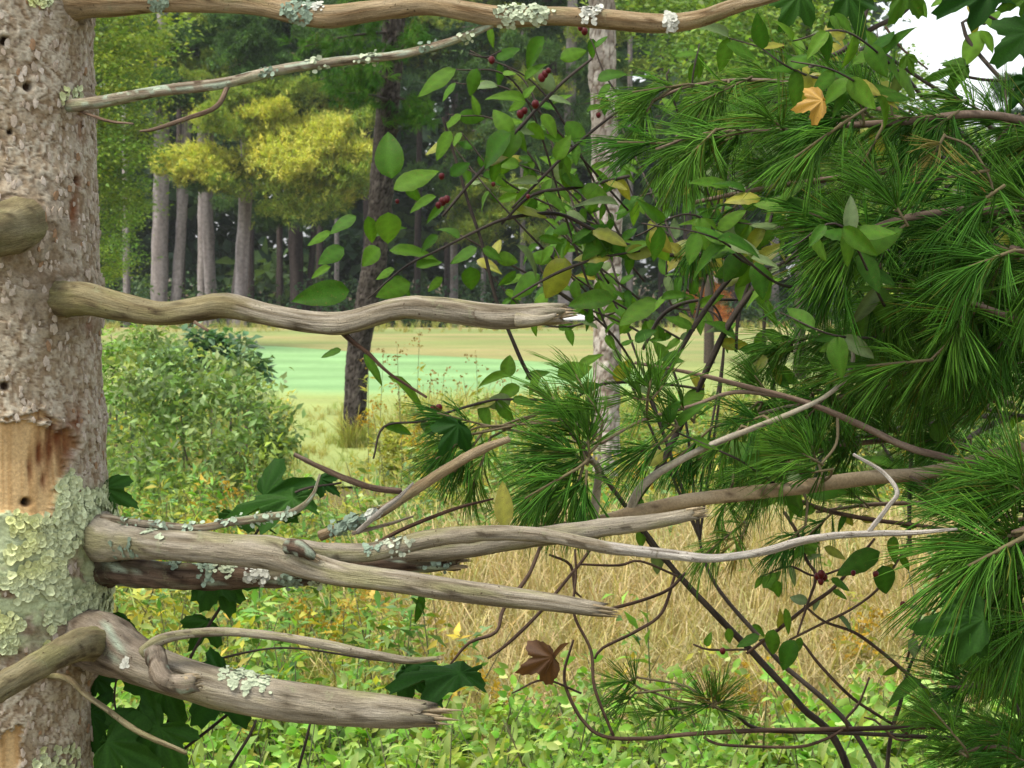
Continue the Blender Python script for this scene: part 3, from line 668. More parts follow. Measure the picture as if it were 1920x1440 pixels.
def far_wood():
    acc = Acc(); r = np.random.default_rng(77)
    n = 1500; y = r.uniform(112, 165, n); px = r.uniform(-300, 2300, n); x = (px - 960) / F * y
    top = np.where(px > 1600, 9.0, 26.0); top = np.where((px > 780) & (px < 900), 22, top)
    z = terrain(y) + top * r.random(n) ** 0.85
    keep = ~((px > 812) & (px < 885) & (z > 0.8) & (r.random(n) < 0.8)); x, y, z = x[keep], y[keep], z[keep]; n = len(x)
    c = np.stack([x, y, z], 1); per = 60; k = np.repeat(np.arange(n), per)
    off = r.normal(size=(n * per, 3)) * np.array([1.3, 1.2, 0.55])
    col = vary([(0.035, 0.08, 0.04), (0.06, 0.125, 0.05), (0.09, 0.155, 0.05)], n, 5, 0.3)[k]
    leaves_at(acc, c[k] + off, 1.0, col, 0.6, 0.5, seed=6)
    # undergrowth along the wood edge
    n = 420; y = r.uniform(79, 108, n); px = r.uniform(-100, 2100, n); x = (px - 960) / F * y; z = terrain(y) + 2.6 * r.random(n) ** 1.2
    c = np.stack([x, y, z], 1); per = 60; k = np.repeat(np.arange(n), per)
    off = r.normal(size=(n * per, 3)) * np.array([0.8, 0.7, 0.4]); off[:, 2] = np.abs(off[:, 2]) - 0.2
    col = vary([(0.035, 0.095, 0.045), (0.07, 0.15, 0.055), (0.1, 0.17, 0.05)], n, 9, 0.3)[k]
    leaves_at(acc, c[k] + off, 0.2, col, 0.6, 0.5, seed=8)
    o = put("far_wood", acc.mesh("far_wood", M_FOL)); o["kind"] = "stuff"
    tag(o, "dark green undergrowth and canopy mass deep in the wood behind the trunks", "wood")
far_wood()

DEC = {k: [crown_mesh("crown", 200 + 10 * i + j, 80, 60, 0.075, c, 0.2) for j in range(2)] for i, (k, c) in enumerate((
    ("maple", [(0.16, 0.3, 0.05), (0.27, 0.4, 0.06), (0.1, 0.2, 0.045), (0.4, 0.42, 0.06)]),
    ("green", [(0.1, 0.21, 0.04), (0.19, 0.33, 0.055), (0.06, 0.14, 0.032), (0.3, 0.38, 0.07)]),
    ("orange", [(0.5, 0.17, 0.03), (0.55, 0.3, 0.04), (0.4, 0.1, 0.03)])))}
def dec_tree(name, px, d, r, crowns, kind, label, dark=True, h=None, group=None):
    b = G(px, d); root = empty(name, b, label, "tree", group)
    h = h or max(c[1] for c in crowns) + 1
    V, f, SS, TH, RR = tube(np.array([[b[0], b[1], b[2] - 0.2, r * 1.4], [b[0], b[1], b[2] + h * 0.3, r], [b[0] + 0.1, b[1], b[2] + h * 0.7, r * 0.6], [b[0], b[1], b[2] + h, r * 0.15]]), 8, 0.25, 0.1, 0, int(px))
    put_local("trunk", V, f, M_MIDBARK, root, np.full((len(V), 3), (0.07, 0.055, 0.045) if dark else (0.2, 0.18, 0.16)))
    for dx, z, s in crowns:
        c = Vector((b[0] + dx, b[1] + rnd.uniform(-.5, .5), b[2] + z)); M = Matrix.Translation(c) @ Matrix.Rotation(rnd.uniform(0, 6.28), 4, 'Z') @ Matrix.Diagonal((s, s, s * 0.9, 1))
        put("crown", rnd.choice(DEC[kind]), root, M)
    return root
dec_tree("maple_tree", 150, 46, 0.14, [(0.4, 1.9, 0.9), (0.5, 3.0, 1.05), (-0.5, 4.0, 1.7), (0.6, 4.3, 1.2), (0.7, 5.6, 1.3), (0.0, 6.8, 2.0)], "maple", "light green maple with yellowing low leaves just behind the scaly trunk")
for px, d, cr in [(1330, 40, [(0.2, 5.4, 1.3), (-0.4, 6.8, 1.6), (1.0, 4.4, 1.0), (0.3, 3.6, 0.9)]), (1500, 34, [(0, 4.4, 1.4), (0.6, 3.0, 1.0), (-0.6, 5.6, 1.5)]),
                  (1640, 38, [(0.2, 3.6, 1.6), (0.4, 2.0, 1.2), (-0.5, 4.6, 1.2)]), (1760, 30, [(0.2, 1.6, 1.1), (0.1, 2.6, 1.0), (0.6, 0.9, 0.9)]), (1880, 32, [(0.1, 2.2, 1.3), (0.4, 1.0, 1.1), (0.3, 3.1, 0.8)])]:
    dec_tree("understory_tree", px, d, 0.07, cr, "green", "bushy green broadleaf tree seen through the pine needles beyond the meadow", group="broadleaf trees beyond the meadow")
dec_tree("autumn_sapling", 1328, 68, 0.05, [(0.02, 1.75, 0.55), (0.1, 1.15, 0.55), (-0.2, 2.6, 0.5)], "orange", "small orange and yellow autumn sapling at the edge of the rough")

# ------------------------------------------------------------------ golf cart beyond the crest of the rough
def golf_cart(px, d):
    b = G(px, d); root = empty("golf_cart", b, "golf cart with a white roof parked at the wood edge behind the rough", "golf cart")
    white = mat_plain("cart_white", (0.8, 0.8, 0.78), (0.74, 0.74, 0.72), 0.35, 3, 0.5); body = mat_plain("cart_body", (0.035, 0.05, 0.045), (0.05, 0.06, 0.055), 0.3, 3, 0.5)
    blk = mat_plain("cart_rubber", (0.02, 0.02, 0.02), None, 0.8); seatm = mat_plain("cart_seat", (0.5, 0.48, 0.42), (0.42, 0.4, 0.36), 0.6); mtl = mat_plain("cart_metal", (0.5, 0.5, 0.5), None, 0.4, 5, 0.5, metal=1)
    def box(name, c, s, m, par=root, tap=1.0, bev=0.03):
        import bmesh
        bm = bmesh.new(); bmesh.ops.create_cube(bm, size=1)
        for v in bm.verts:
            k = tap if v.co.z > 0 else 1; v.co.x *= s[0] * k; v.co.y *= s[1] * k; v.co.z *= s[2]
        bmesh.ops.bevel(bm, geom=bm.edges[:], offset=bev, segments=2, affect='EDGES')
        me = bpy.data.meshes.new(name); bm.to_mesh(me); bm.free(); me.materials.append(m)
        return put(name, me, par, Matrix.Translation(Vector(b) + Vector(c)))
    box("body", (0, 0, 0.42), (2.1, 1.1, 0.3), body, tap=0.96); box("hood", (-0.85, 0, 0.72), (0.5, 1.05, 0.42), body, tap=0.75, bev=0.08)
    box("seat", (0.25, 0, 0.72), (0.6, 1.05, 0.2), seatm, bev=0.06); box("backrest", (0.6, 0, 1.0), (0.14, 1.05, 0.45), seatm, bev=0.05)
    box("bag_rack", (0.95, 0, 0.75), (0.35, 1.0, 0.4), body); box("roof", (0.05, 0, 1.84), (2.0, 1.2, 0.17), white, tap=0.93, bev=0.03)
    for x in (-0.75, 0.85):
        for y in (-0.5, 0.5):
            V, f, *_ = tube(np.array([[b[0] + x, b[1] + y, b[2] + 0.55, 0.02], [b[0] + x * 0.96, b[1] + y, b[2] + 1.2, 0.02], [b[0] + x * 0.92, b[1] + y, b[2] + 1.82, 0.02]]), 6, 0.3)
            put_local("post", V, f, mtl, root)
    for x in (-0.75, 0.7):
        for y in (-0.5, 0.5):
            V, f, *_ = tube(np.array([[b[0] + x, b[1] + y - 0.1, b[2] + 0.22, 0.17], [b[0] + x, b[1] + y - 0.07, b[2] + 0.22, 0.22], [b[0] + x, b[1] + y + 0.07, b[2] + 0.22, 0.22], [b[0] + x, b[1] + y + 0.1, b[2] + 0.22, 0.17]]), 16, 0.05)
            w = put_local("wheel", V, f, blk, root)
            V, f, *_ = tube(np.array([[b[0] + x, b[1] + y - 0.115, b[2] + 0.22, 0.1], [b[0] + x, b[1] + y, b[2] + 0.22, 0.1], [b[0] + x, b[1] + y + 0.115, b[2] + 0.22, 0.1]]), 12, 0.1)
            put_local("rim", V, f, white, w)
golf_cart(1105, 75.5)
# ------------------------------------------------------------------ two trunks in the meadow
def mid_tree(name, label, rows, d, col, dark, plate, seed, h):
    b = G(rows[-1][0], d); root = empty(name, b, label, "tree")
    pr = [[*P(x, y, d), w / 2 * d / F] for x, y, w in rows]; q = np.array(pr)
    q = np.vstack([q, [b[0], b[1], -0.05, q[-1, 3] * 1.35]])
    up = q[0] + (q[0] - q[1]) / np.linalg.norm(q[0, :3] - q[1, :3]) * (h - q[0, 2]); up[3] = q[0, 3] * 0.45
    q = np.vstack([up, q])[::-1]
    V, f, SS, TH, RR = tube(q, 48, 0.018, 0.06, 0, seed, 0.04)
    f1, f2, cid = worley(TH * 7 / math.pi * plate, SS * 14 * plate, seed)
    e = sstep(0.02, 0.22, f2 - f1); ax = V - np.column_stack([np.interp(V[:, 2], q[:, 2], q[:, 0]), np.interp(V[:, 2], q[:, 2], q[:, 1]), V[:, 2]])
    ax /= np.linalg.norm(ax, axis=1)[:, None] + 1e-9
    V = V + ax * ((e - 0.6) * 0.006 + (cid - 0.5) * 0.006)[:, None]
    n = fbm(V * 30, 3, seed)
    c = lerp(dark, col, e * (0.35 + 0.65 * cid)); c = c * (0.75 + 0.5 * n)[:, None]
    put_local("trunk", V, f, M_MIDBARK, root, c)
    return root, q
t1, q1 = mid_tree("dark_pine", "dark slender pine trunk standing between the meadow and the putting green",
                  [(742, -40, 38), (735, 100, 40), (722, 260, 42), (703, 480, 43), (672, 660, 43), (664, 830, 44)], 21.0, (0.085, 0.073, 0.064), (0.014, 0.011, 0.009), 1.3, 31, 9.0)
t2, q2 = mid_tree("pale_tree", "pale grey flaky-barked tree trunk rising from the meadow weeds",
                  [(1128, -40, 46), (1132, 200, 48), (1140, 400, 51), (1138, 620, 51), (1136, 850, 51), (1135, 930, 52)], 15.0, (0.54, 0.49, 0.42), (0.14, 0.1, 0.07), 0.8, 37, 7.5)
for x0, y0, x1, y1, d1 in [(735, 60, 560, 90, 20.0), (735, 100, 600, 150, 19.6), (736, 40, 640, 40, 20.2), (735, 150, 620, 165, 20.3), (738, 110, 790, 60, 19.8), (735, 180, 800, 215, 20.5), (738, -10, 640, 10, 20),
                           (735, 190, 640, 175, 20.0), (720, 230, 800, 210, 20.6), (735, 70, 700, 140, 19.7)]:
    a, b = P(x0, y0, 21.0), P(x1, y1, d1)
    V, f, *_ = tube(np.array([[*a, 0.016], [*((a + b) / 2 + [0, 0, 0.03]), 0.011], [*b, 0.004]]), 6, 0.05)
    o = put_local("bough", V, f, M_TWIG, t1, np.full((len(V), 3), (0.05, 0.04, 0.033)))
    for k in range(26):
        t = rnd.uniform(0.2, 1); c = a + (b - a) * t + np.array([rnd.gauss(0, .04), rnd.gauss(0, .12), rnd.gauss(0, .05)])
        v = (b - a) / np.linalg.norm(b - a) + np.array([rnd.gauss(0, .5), rnd.gauss(0, .6), rnd.gauss(0.1, .35)])
        put("needle_tuft", rnd.choice(TUFTS), o, frame(c, v, (0, 0, 1), (1.1, 1.1, 1.1)), M_NEEDLE)
for k in range(5):
    z = 4.6 + k * 0.8; c = Vector((q2[0, 0] + rnd.uniform(-.9, .9), q2[0, 1] + rnd.uniform(-.8, .8), z)); s = rnd.uniform(0.8, 1.2)
    put("crown", rnd.choice(DEC["green"]), t2, Matrix.Translation(c) @ Matrix.Diagonal((s, s, s * 0.7, 1)))

# ------------------------------------------------------------------ the scaly trunk close by
TX, TY = P(-15, 720, 3.0)[0], 3.0
EDGE = np.array([(-9000, 120), (-2500, 165), (-200, 178), (0, 178), (300, 178), (480, 184), (545, 189), (620, 186), (740, 187), (790, 199), (850, 194), (960, 204), (1060, 203), (1120, 196), (1165, 184), (1230, 178), (1300, 168), (1440, 160), (1800, 170), (2500, 190), (2850, 230)], float)
near = empty("scaly_pine", (TX, TY, 0), "big scaly-barked dead pine trunk with yellow-green lichen, bare wood patch and snapped branches", "tree")
def build_trunk():
    segs = 270
    yv = np.concatenate([np.linspace(-6000, -300, 60), np.linspace(-290, -40, 30), np.linspace(-38, 1480, 660), np.linspace(1490, 2845, 70)])
    zv = np.array([P(0, y, 3.0)[2] for y in yv]); R0 = (np.interp(yv, EDGE[:, 0], EDGE[:, 1]) + 15) * 3.0 / F
    th = np.linspace(0, 2 * math.pi, segs, endpoint=False) + math.pi / 2        # seam at the back
    TH = np.tile(th, len(zv)); Z = np.repeat(zv, segs); R = np.repeat(R0, segs)
    base = np.stack([TX + np.cos(TH) * R, TY + np.sin(TH) * R, Z], 1); px, py = proj(base); front = np.sin(TH) < 0.25
    u = TH * 0.132; q = np.stack([np.cos(TH) * 0.13, np.sin(TH) * 0.13, Z], 1)
    wx = (fbm(q * 30, 3, 1) - 0.5) * 0.02; wz = (fbm(q * 30, 3, 2) - 0.5) * 0.03
    f1, f2, cid = worley((u + wx * 1.5) / 0.012, (Z + wz * 1.6) / 0.026, 4); g1, g2, gid = worley((u + wx * 1.4) / 0.0055, (Z + wz * 1.3) / 0.011, 14)
    e = sstep(0.0, 0.13, f2 - f1); e2 = sstep(0.0, 0.16, g2 - g1)
    flake = (f1 - 0.4) * (cid - 0.4) * 0.004
    disp = (e - 0.8) * 0.0017 + (cid - 0.5) * 0.0022 + flake + (e2 - 0.7) * 0.0008 + (gid - 0.5) * 0.0014 + (fbm(q * 14, 3, 6) - 0.5) * 0.012
    n1 = fbm(q * 45, 4, 7); n2 = fbm(q * 12, 3, 8)
    light = lerp((0.38, 0.32, 0.25), (0.5, 0.44, 0.365), cid); light = lerp(light, (0.31, 0.24, 0.165), sstep(0.46, 0.66, n1) * 0.85)
    light = lerp(light, (0.54, 0.49, 0.42), sstep(0.6, 0.9, gid) * 0.6); light = lerp(light, (0.25, 0.175, 0.11), sstep(0.34, 0.12, gid) * 0.75)
    inner = lerp((0.2, 0.115, 0.065), (0.13, 0.08, 0.05), n2)
    col = lerp(inner, light, np.clip(0.3 + 0.7 * e * (0.5 + 0.5 * e2), 0, 1))
    # swollen collars where branches leave the trunk
    for cx, cy, rx, ry, amp, ring in [(10, 425, 120, 90, 0.035, 9), (125, 568, 75, 62, 0.014, 12), (215, 1000, 60, 60, 0.012, 14), (215, 1070, 50, 40, 0.01, 14), (150, 1200, 110, 75, 0.022, 13), (165, 5, 60, 45, 0.014, 12), (165, 195, 26, 22, 0.006, 8)]:
        rr = np.hypot((px - cx) / rx, (py - cy) / ry); w = np.exp(-rr ** 2 * 1.4) * front
        disp += amp * w * 0.6 + np.sin(rr * ring + n1 * 4) * 0.0016 * np.exp(-((rr - 0.8) * 1.6) ** 2) * front
        col = lerp(col, lerp((0.25, 0.2, 0.15), (0.17, 0.125, 0.085), 0.5 + 0.5 * np.sin(rr * ring + n1 * 5)), np.exp(-((rr - 0.7) * 1.9) ** 2) * 0.55 * front)
    # bark fallen away: bare wood
    nb = (fbm(np.stack([px * 0.035, py * 0.035, 0 * px], 1), 3, 21) - 0.5) * 60 + (np.floor(n1 * 14) % 3 - 1) * 9
    right = np.interp(py, [770, 800, 830, 870, 910, 960], [70, 128, 146, 128, 112, 95])
    inside = np.minimum(np.minimum(py + nb - 787, right + nb * 0.4 - px), 965 + nb * 0.3 - py)
    wood = sstep(-2, 3, inside) * front
    inside2 = np.minimum(py + nb - 1378, 36 + nb * 0.5 - px); wood = np.maximum(wood, sstep(-2, 3, inside2) * front)
    gr = fbm(np.stack([u * 260, Z * 9, 0 * u], 1), 4, 23)
    wc = lerp((0.58, 0.4, 0.215), (0.46, 0.29, 0.14), sstep(0.4, 0.65, gr))
    stain = sstep(70, 108, px + (gr - 0.5) * 70) * sstep(960, 800, py) * sstep(0.36, 0.52, fbm(np.stack([u * 120, Z * 14, 0 * u], 1), 3, 24)); wc = lerp(wc, (0.15, 0.065, 0.03), stain * 0.9)
    rim = np.exp(-((inside + 7) / 9) ** 2) * front
    disp = lerp(disp[:, None], (-0.006 + (gr - 0.5) * 0.0022)[:, None], wood)[:, 0] + rim * 0.0035
    col = lerp(col, wc, wood)
    # old split with rust-brown inner bark, and bored holes
    for cx, cy, rx, ry, a in [(133, 395, 11, 40, 0.8), (143, 340, 7, 12, 1), (128, 830, 9, 60, 0.8), (145, 790, 9, 30, 0.8), (165, 610, 8, 26, 0.5), (150, 240, 8, 30, 0.5), (60, 1062, 22, 9, 0.9), (48, 945, 9, 6, 1), (175, 1300, 9, 30, .7), (78, 850, 9, 30, 1.1), (98, 838, 8, 40, 1.0), (60, 880, 5, 26, .9), (88, 900, 6, 22, .8), (112, 820, 10, 20, .9)]:
        w = np.exp(-(((px - cx + (n1 - .5) * 16) / rx) ** 2 + ((py - cy) / ry) ** 2) * 1.2) * front * a
        col = lerp(col, (0.17, 0.06, 0.025), np.clip(w * 1.2, 0, 1)); disp -= w * 0.005
    for cx, cy, rr_ in [(8, 76, 9), (53, 163, 8), (140, 338, 6), (20, 247, 5), (8, 724, 8), (120, 1130, 5), (52, 942, 8)]:
        w = np.exp(-(np.hypot(px - cx, py - cy) / rr_) ** 4) * front
        disp -= 0.012 * w; col = lerp(col, (0.05, 0.03, 0.02), np.clip(w * 1.3, 0, 1))
    # lichen crust under the lobes
    lz = sstep(865, 930, py + (n2 - 0.5) * 130 - 0.25 * (px - 100)) * sstep(1245, 1170, py + (n1 - 0.5) * 90 + 0.25 * px)
    lm = lz * sstep(0.3, 0.42, fbm(q * 40, 3, 31)) * front * (1 - wood)
    col = lerp(col, lerp((0.48, 0.54, 0.3), (0.4, 0.46, 0.32), n1), lm * 0.95)
    col = col * np.array([0.93, 0.945, 0.89])
    V = np.stack([TX + np.cos(TH) * (R + disp), TY + np.sin(TH) * (R + disp), Z], 1)
    i = np.arange(len(zv) - 1)[:, None] * segs; k = np.arange(segs)[None]; k2 = (k + 1) % segs
    Q = np.stack([i + k, i + segs + k, i + segs + k2, i + k2], -1).reshape(-1, 4)
    tr = put_local("trunk", V, Q, M_BARK, near, col)
    # loose scales of bark
    r = np.random.default_rng(5); acc = Acc(); vis = np.where(front & (py > -40) & (py < 1480) & (wood < 0.1) & (lm < 0.4) & (px > -60))[0]
    nrm = np.stack([np.cos(TH), np.sin(TH), 0 * TH], 1)
    for j in r.choice(vis, 650, replace=False):
        n = nrm[j]; a = np.array([-n[1], n[0], 0]); m = 8; an = np.linspace(0, 2 * math.pi, m, endpoint=False) + r.random() * 3
        rad = (0.6 + 0.7 * r.random(m)) * r.uniform(0.0018, 0.0055); ex = rad * np.cos(an) * 0.75; ez = rad * np.sin(an) * 1.3
        lift = 0.0008 + 0.0014 * r.random() + (ez * r.uniform(-0.16, 0.16)) + ex * r.uniform(-0.12, 0.12)
        rim_ = V[j] + ex[:, None] * a + ez[:, None] * np.array([0, 0, 1]) + lift[:, None] * n
        cen = V[j] + n * (lift.mean() + 0.0004); bot = rim_ - n * 0.002
        ph = np.vstack([cen, rim_, bot]); T = [[0, 1 + k, 1 + (k + 1) % m] for k in range(m)]; Qd = [[1 + k, 1 + m + k, 1 + m + (k + 1) % m, 1 + (k + 1) % m] for k in range(m)]
        c = lerp((0.38, 0.31, 0.24), (0.5, 0.44, 0.37), r.random()); c = c if r.random() > 0.12 else np.array((0.3, 0.19, 0.11))
        acc.add(ph, [np.array(T), np.array(Qd)], c)
    put("bark_scales", acc.mesh("bark_scales", M_BARK, False), tr, kind="stuff")
    # foliose lichen lobes
    acc = Acc(); cand = np.where(front & (lz > 0.35) & (px > -70) & (wood < 0.3))[0]
    patch = fbm(q[cand] * 28, 3, 41); cand = cand[patch > 0.41]
    pick = list(r.choice(cand, 2300, replace=False)) + list(r.choice(np.where(front & (np.hypot(px - 130, py - 180) < 20))[0], 25)) + list(r.choice(np.where(front & (np.hypot((px - 75) / 30, (py + 3) / 14) < 1))[0], 40)) + list(r.choice(np.where(front & (np.hypot((px - 110) / 45, (py - 1425) / 30) < 1))[0], 60))
    for j in pick:
        n = nrm[j]; a = np.array([-n[1], n[0], 0]); m = 9; an = np.linspace(0, 2 * math.pi, m, endpoint=False) + r.random() * 3
        R_ = r.uniform(0.0025, 0.0062); rad = R_ * (0.75 + 0.5 * r.random(m)); ex = rad * np.cos(an); ez = rad * np.sin(an)
        tl, tz = r.normal(0, 0.2, 2); h0 = r.uniform(0.0008, 0.004)
        lift = h0 + ex * tl + ez * tz + r.random(m) * R_ * 0.32
        rim_ = V[j] + ex[:, None] * a + ez[:, None] * np.array([0, 0, 1]) + np.maximum(lift, 0.0002)[:, None] * n
        cen = V[j] + n * max(h0 * 0.5, 0.0006)
        t = vnoise(np.array([V[j] * 30]), 50)[0]; yel = sstep(0.3, 0.7, t + (30 - px[j]) * 0.003)
        c = lerp((0.57, 0.63, 0.38), (0.67, 0.71, 0.33), yel) * r.uniform(0.75, 1.12)
        c = np.vstack([c * 0.85, np.tile(c * 1.05, (m, 1))])
        acc.add(np.vstack([cen, rim_]), np.array([[0, 1 + k, 1 + (k + 1) % m] for k in range(m)]), c)
    put("lichen", acc.mesh("lichen", M_LICHEN, True), tr, kind="stuff")
build_trunk()
def B(pts, *a, **k):
    q = pts[0]; edge = k.pop('edge', 0)
    if q[0] < 190:        # rooted inside the trunk
        if edge: pts = [(*p[:3], p[3] + 0.085 * math.exp(-max(0, p[0] - 150) / 75)) for p in pts]
        pts = [(p[0], p[1], p[2] * (1 + 0.32 * math.exp(-max(0, p[0] - max(q[0], 190 if edge else q[0]) - 8) / 22)) if q[2] > 15 else p[2], p[3]) for p in pts]
        pts = [(q[0] - 75, q[1], q[2] * 0.9, 3.05)] + pts
    return branch(near, "branch", pts, *a, **k)
def lichen_on(o, spots, seed=0, n=120, size=0.0032):
    """ruffled lichen growing on a branch around picture points (x, y, r_px)"""
    me = o.data; V = np.empty(len(me.vertices) * 3, np.float32); me.vertices.foreach_get("co", V); V = V.reshape(-1, 3).astype(float)
    Nn = np.empty(len(V) * 3, np.float32); me.vertices.foreach_get("normal", Nn); Nn = Nn.reshape(-1, 3)
    Wv = V + np.array(wloc(o)); px, py = proj(Wv); r = np.random.default_rng(seed); acc = Acc()
    for x, y, rr, *cc in spots:
        near_ = np.where((np.hypot(px - x, (py - y) * 1.3) < rr) & (Nn[:, 1] < 0.35))[0]
        if not len(near_): continue
        for j in r.choice(near_, int(n * (rr / 25) ** 1.3)):
            nn = Nn[j].astype(float); a = np.cross(nn, [0.2, 0.3, 0.9]); a /= np.linalg.norm(a); b = np.cross(nn, a); m = 8
            an = np.linspace(0, 6.283, m, endpoint=False); rad = size * r.uniform(0.5, 1.2) * (0.7 + 0.6 * r.random(m)); p = V[j] + a * r.normal(0, .004) + b * r.normal(0, .004)
            rim_ = p + (rad * np.cos(an))[:, None] * a + (rad * np.sin(an))[:, None] * b + (0.0004 + r.random(m) * rad * 0.45)[:, None] * nn
            c = np.array(cc[0] if cc else (0.42, 0.48, 0.38)) * r.uniform(0.75, 1.15)
            acc.add(np.vstack([p + nn * 0.0008, rim_]), np.array([[0, 1 + k, 1 + (k + 1) % m] for k in range(m)]), c)
    put("lichen", acc.mesh("lichen", M_LICHEN), o, Matrix.Translation(wloc(o)), kind="stuff")
MINT, TEAL, PALE = (0.4, 0.46, 0.32), (0.22, 0.29, 0.22), (0.48, 0.49, 0.43)
top = B([(90, 5, 34, 2.95), (180, 2, 30, 2.9), (270, 0, 24, 2.86), (380, 3, 21, 2.83), (480, 8, 20, 2.82), (560, 25, 20, 2.8), (620, 31, 21, 2.79), (700, 20, 20, 2.79), (800, 10, 18, 2.78), (880, 22, 18, 2.76), (945, 33, 20, 2.76),
         (1040, 30, 19, 2.75), (1140, 36, 19, 2.74), (1240, 44, 18, 2.73), (1310, 35, 16, 2.72), (1380, 10, 14, 2.71), (1450, -8, 12, 2.7), (1560, -45, 9, 2.7), (1700, -110, 5, 2.68)], "tan", segs=20)
lichen_on(top, [(560, 22, 26, TEAL), (590, 12, 12, PALE), (955, 28, 26, MINT), (1000, 25, 22, MINT), (1110, 22, 18, PALE), (1255, 40, 14, PALE), (300, 8, 14, TEAL)], 1)
B([(150, 22, 12, 2.96), (230, 22, 9, 2.92), (310, 14, 6, 2.87)], "tan", segs=8)
b2 = B([(130, 197, 13, 2.92), (180, 192, 12, 2.88), (300, 171, 11, 2.84), (420, 156, 11, 2.82), (520, 132, 10, 2.8), (640, 114, 9.5, 2.79), (760, 101, 8.5, 2.78), (850, 76, 8, 2.77), (925, 45, 7, 2.76)], "lichened", segs=12)
lichen_on(b2, [(500, 135, 14, TEAL), (590, 122, 16, MINT), (690, 108, 18, MINT), (800, 92, 14, TEAL), (870, 68, 14, MINT)], 2, 40, 0.003)
B([(428, 160, 5, 2.82), (405, 200, 5, 2.8), (350, 222, 4.5, 2.79), (290, 242, 3.5, 2.78), (262, 246, 2, 2.78)], "twig", segs=7)
B([(120, 200, 3, 2.93), (200, 226, 3, 2.86), (250, 232, 2, 2.84)], "twig", segs=6)
mid = B([(60, 560, 40, 2.99), (118, 560, 33, 2.9), (165, 560, 30, 2.84), (210, 571, 27, 2.82), (300, 588, 23, 2.8), (365, 581, 24, 2.79), (425, 573, 24, 2.78), (500, 589, 21, 2.77), (580, 603, 21, 2.76), (645, 606, 22, 2.75), (710, 588, 21, 2.74), (760, 577, 21, 2.73),
         (830, 581, 22, 2.72), (900, 591, 23, 2.72), (955, 595, 23, 2.71), (1010, 589, 21, 2.71), (1046, 588, 19, 2.7)], "olive", segs=24, jag=0.022, split=(0.55, "grey"))
B([(970, 600, 15, 2.7), (1010, 600, 10, 2.69), (1040, 592, 5, 2.69)], "grey", segs=8, jag=0.006)
B([(640, 620, 7, 2.76), (660, 640, 5, 2.75), (690, 662, 4, 2.74), (730, 700, 3, 2.73), (800, 745, 2.5, 2.72)], "redtwig", segs=7)
B([(365, 604, 4, 2.78), (390, 620, 3, 2.77)], "twig", segs=6)
# low whorl: three snapped limbs crossing
d4 = B([(170, 1064, 34, 2.96), (215, 1068, 27, 2.92), (300, 1078, 26, 2.89), (400, 1083, 24, 2.88), (500, 1082, 20, 2.88), (590, 1078, 18, 2.88), (680, 1063, 17, 2.89), (780, 1058, 16, 2.89), (850, 1056, 13, 2.89)], "darkbark", segs=20, jag=0.02, edge=1)
lichen_on(d4, [(385, 1065, 22, TEAL), (425, 1062, 20, MINT), (545, 1085, 20, TEAL), (480, 1080, 22, PALE), (330, 1060, 14, TEAL), (590, 1095, 14, MINT), (820, 1052, 22, TEAL)], 3, 70)
d1 = B([(165, 1005, 42, 2.95), (215, 1012, 36, 2.88), (290, 1021, 29, 2.84), (350, 1027, 28, 2.82), (450, 1034, 30, 2.8), (520, 1040, 32, 2.79), (590, 1064, 26, 2.78), (650, 1079, 23, 2.77), (750, 1091, 23, 2.75), (850, 1106, 22, 2.74), (950, 1120, 20, 2.73), (1040, 1131, 17, 2.72), (1100, 1140, 15, 2.72), (1122, 1143, 13, 2.72)], "bark", segs=24, jag=0.022, split=(0.15, "grey"), edge=1)
lichen_on(d1, [(230, 1030, 24, TEAL), (290, 1000, 14, MINT)], 4, 70)
d3 = B([(690, 1045, 18, 2.9), (850, 1033, 19, 2.88), (1000, 1008, 19, 2.86), (1130, 990, 17, 2.84), (1220, 979, 15, 2.83), (1300, 963, 12, 2.82)], "grey", segs=14, jag=0.015)
d2 = B([(500, 1030, 20, 2.8), (560, 1030, 20, 2.79), (620, 1037, 19, 2.79), (700, 1035, 18, 2.79), (780, 1016, 17, 2.78), (850, 1004, 16, 2.77), (950, 999, 14, 2.76), (1040, 1007, 13, 2.75), (1130, 1025, 12, 2.74), (1250, 1039, 10, 2.73), (1330, 1047, 8.5, 2.72), (1400, 1040, 8, 2.72),
        (1450, 1030, 8, 2.71), (1500, 1015, 7.5, 2.71), (1560, 1005, 7, 2.7), (1640, 1000, 6, 2.7), (1710, 999, 5, 2.7), (1795, 992, 2, 2.69)], "grey", segs=14, split=(0.5, "silver"))
lichen_on(d2, [(745, 1022, 26, (0.4, 0.44, 0.33)), (700, 1030, 12, TEAL)], 5, 50, 0.003)
B([(1628, 998, 5, 2.7), (1665, 950, 4.5, 2.7), (1682, 922, 4.5, 2.7), (1655, 885, 4, 2.71), (1600, 852, 3, 2.72)], "silver", segs=8)
B([(540, 1025, 16, 2.775), (565, 1028, 15, 2.765), (585, 1042, 8, 2.765)], "darkbark", segs=10, jag=0.01)
lt = B([(195, 972, 9, 2.93), (240, 978, 7, 2.88), (310, 986, 7, 2.85), (380, 989, 7, 2.83), (440, 978, 8, 2.82), (500, 970, 8, 2.8), (550, 960, 7, 2.79), (585, 930, 4, 2.79), (600, 890, 2.5, 2.79)], "lichened", segs=10, edge=1)
lichen_on(lt, [(x, y, 18, (0.33, 0.41, 0.31)) for x, y in ((240, 976), (300, 984), (360, 988), (430, 978), (490, 970), (540, 962))], 6, 30, 0.003)
tw = B([(600, 1005, 10, 2.85), (650, 985, 10, 2.84), (710, 962, 10, 2.83), (760, 930, 10, 2.83), (850, 872, 10, 2.82), (905, 842, 9, 2.82), (955, 823, 6, 2.82)], "tan", segs=10)
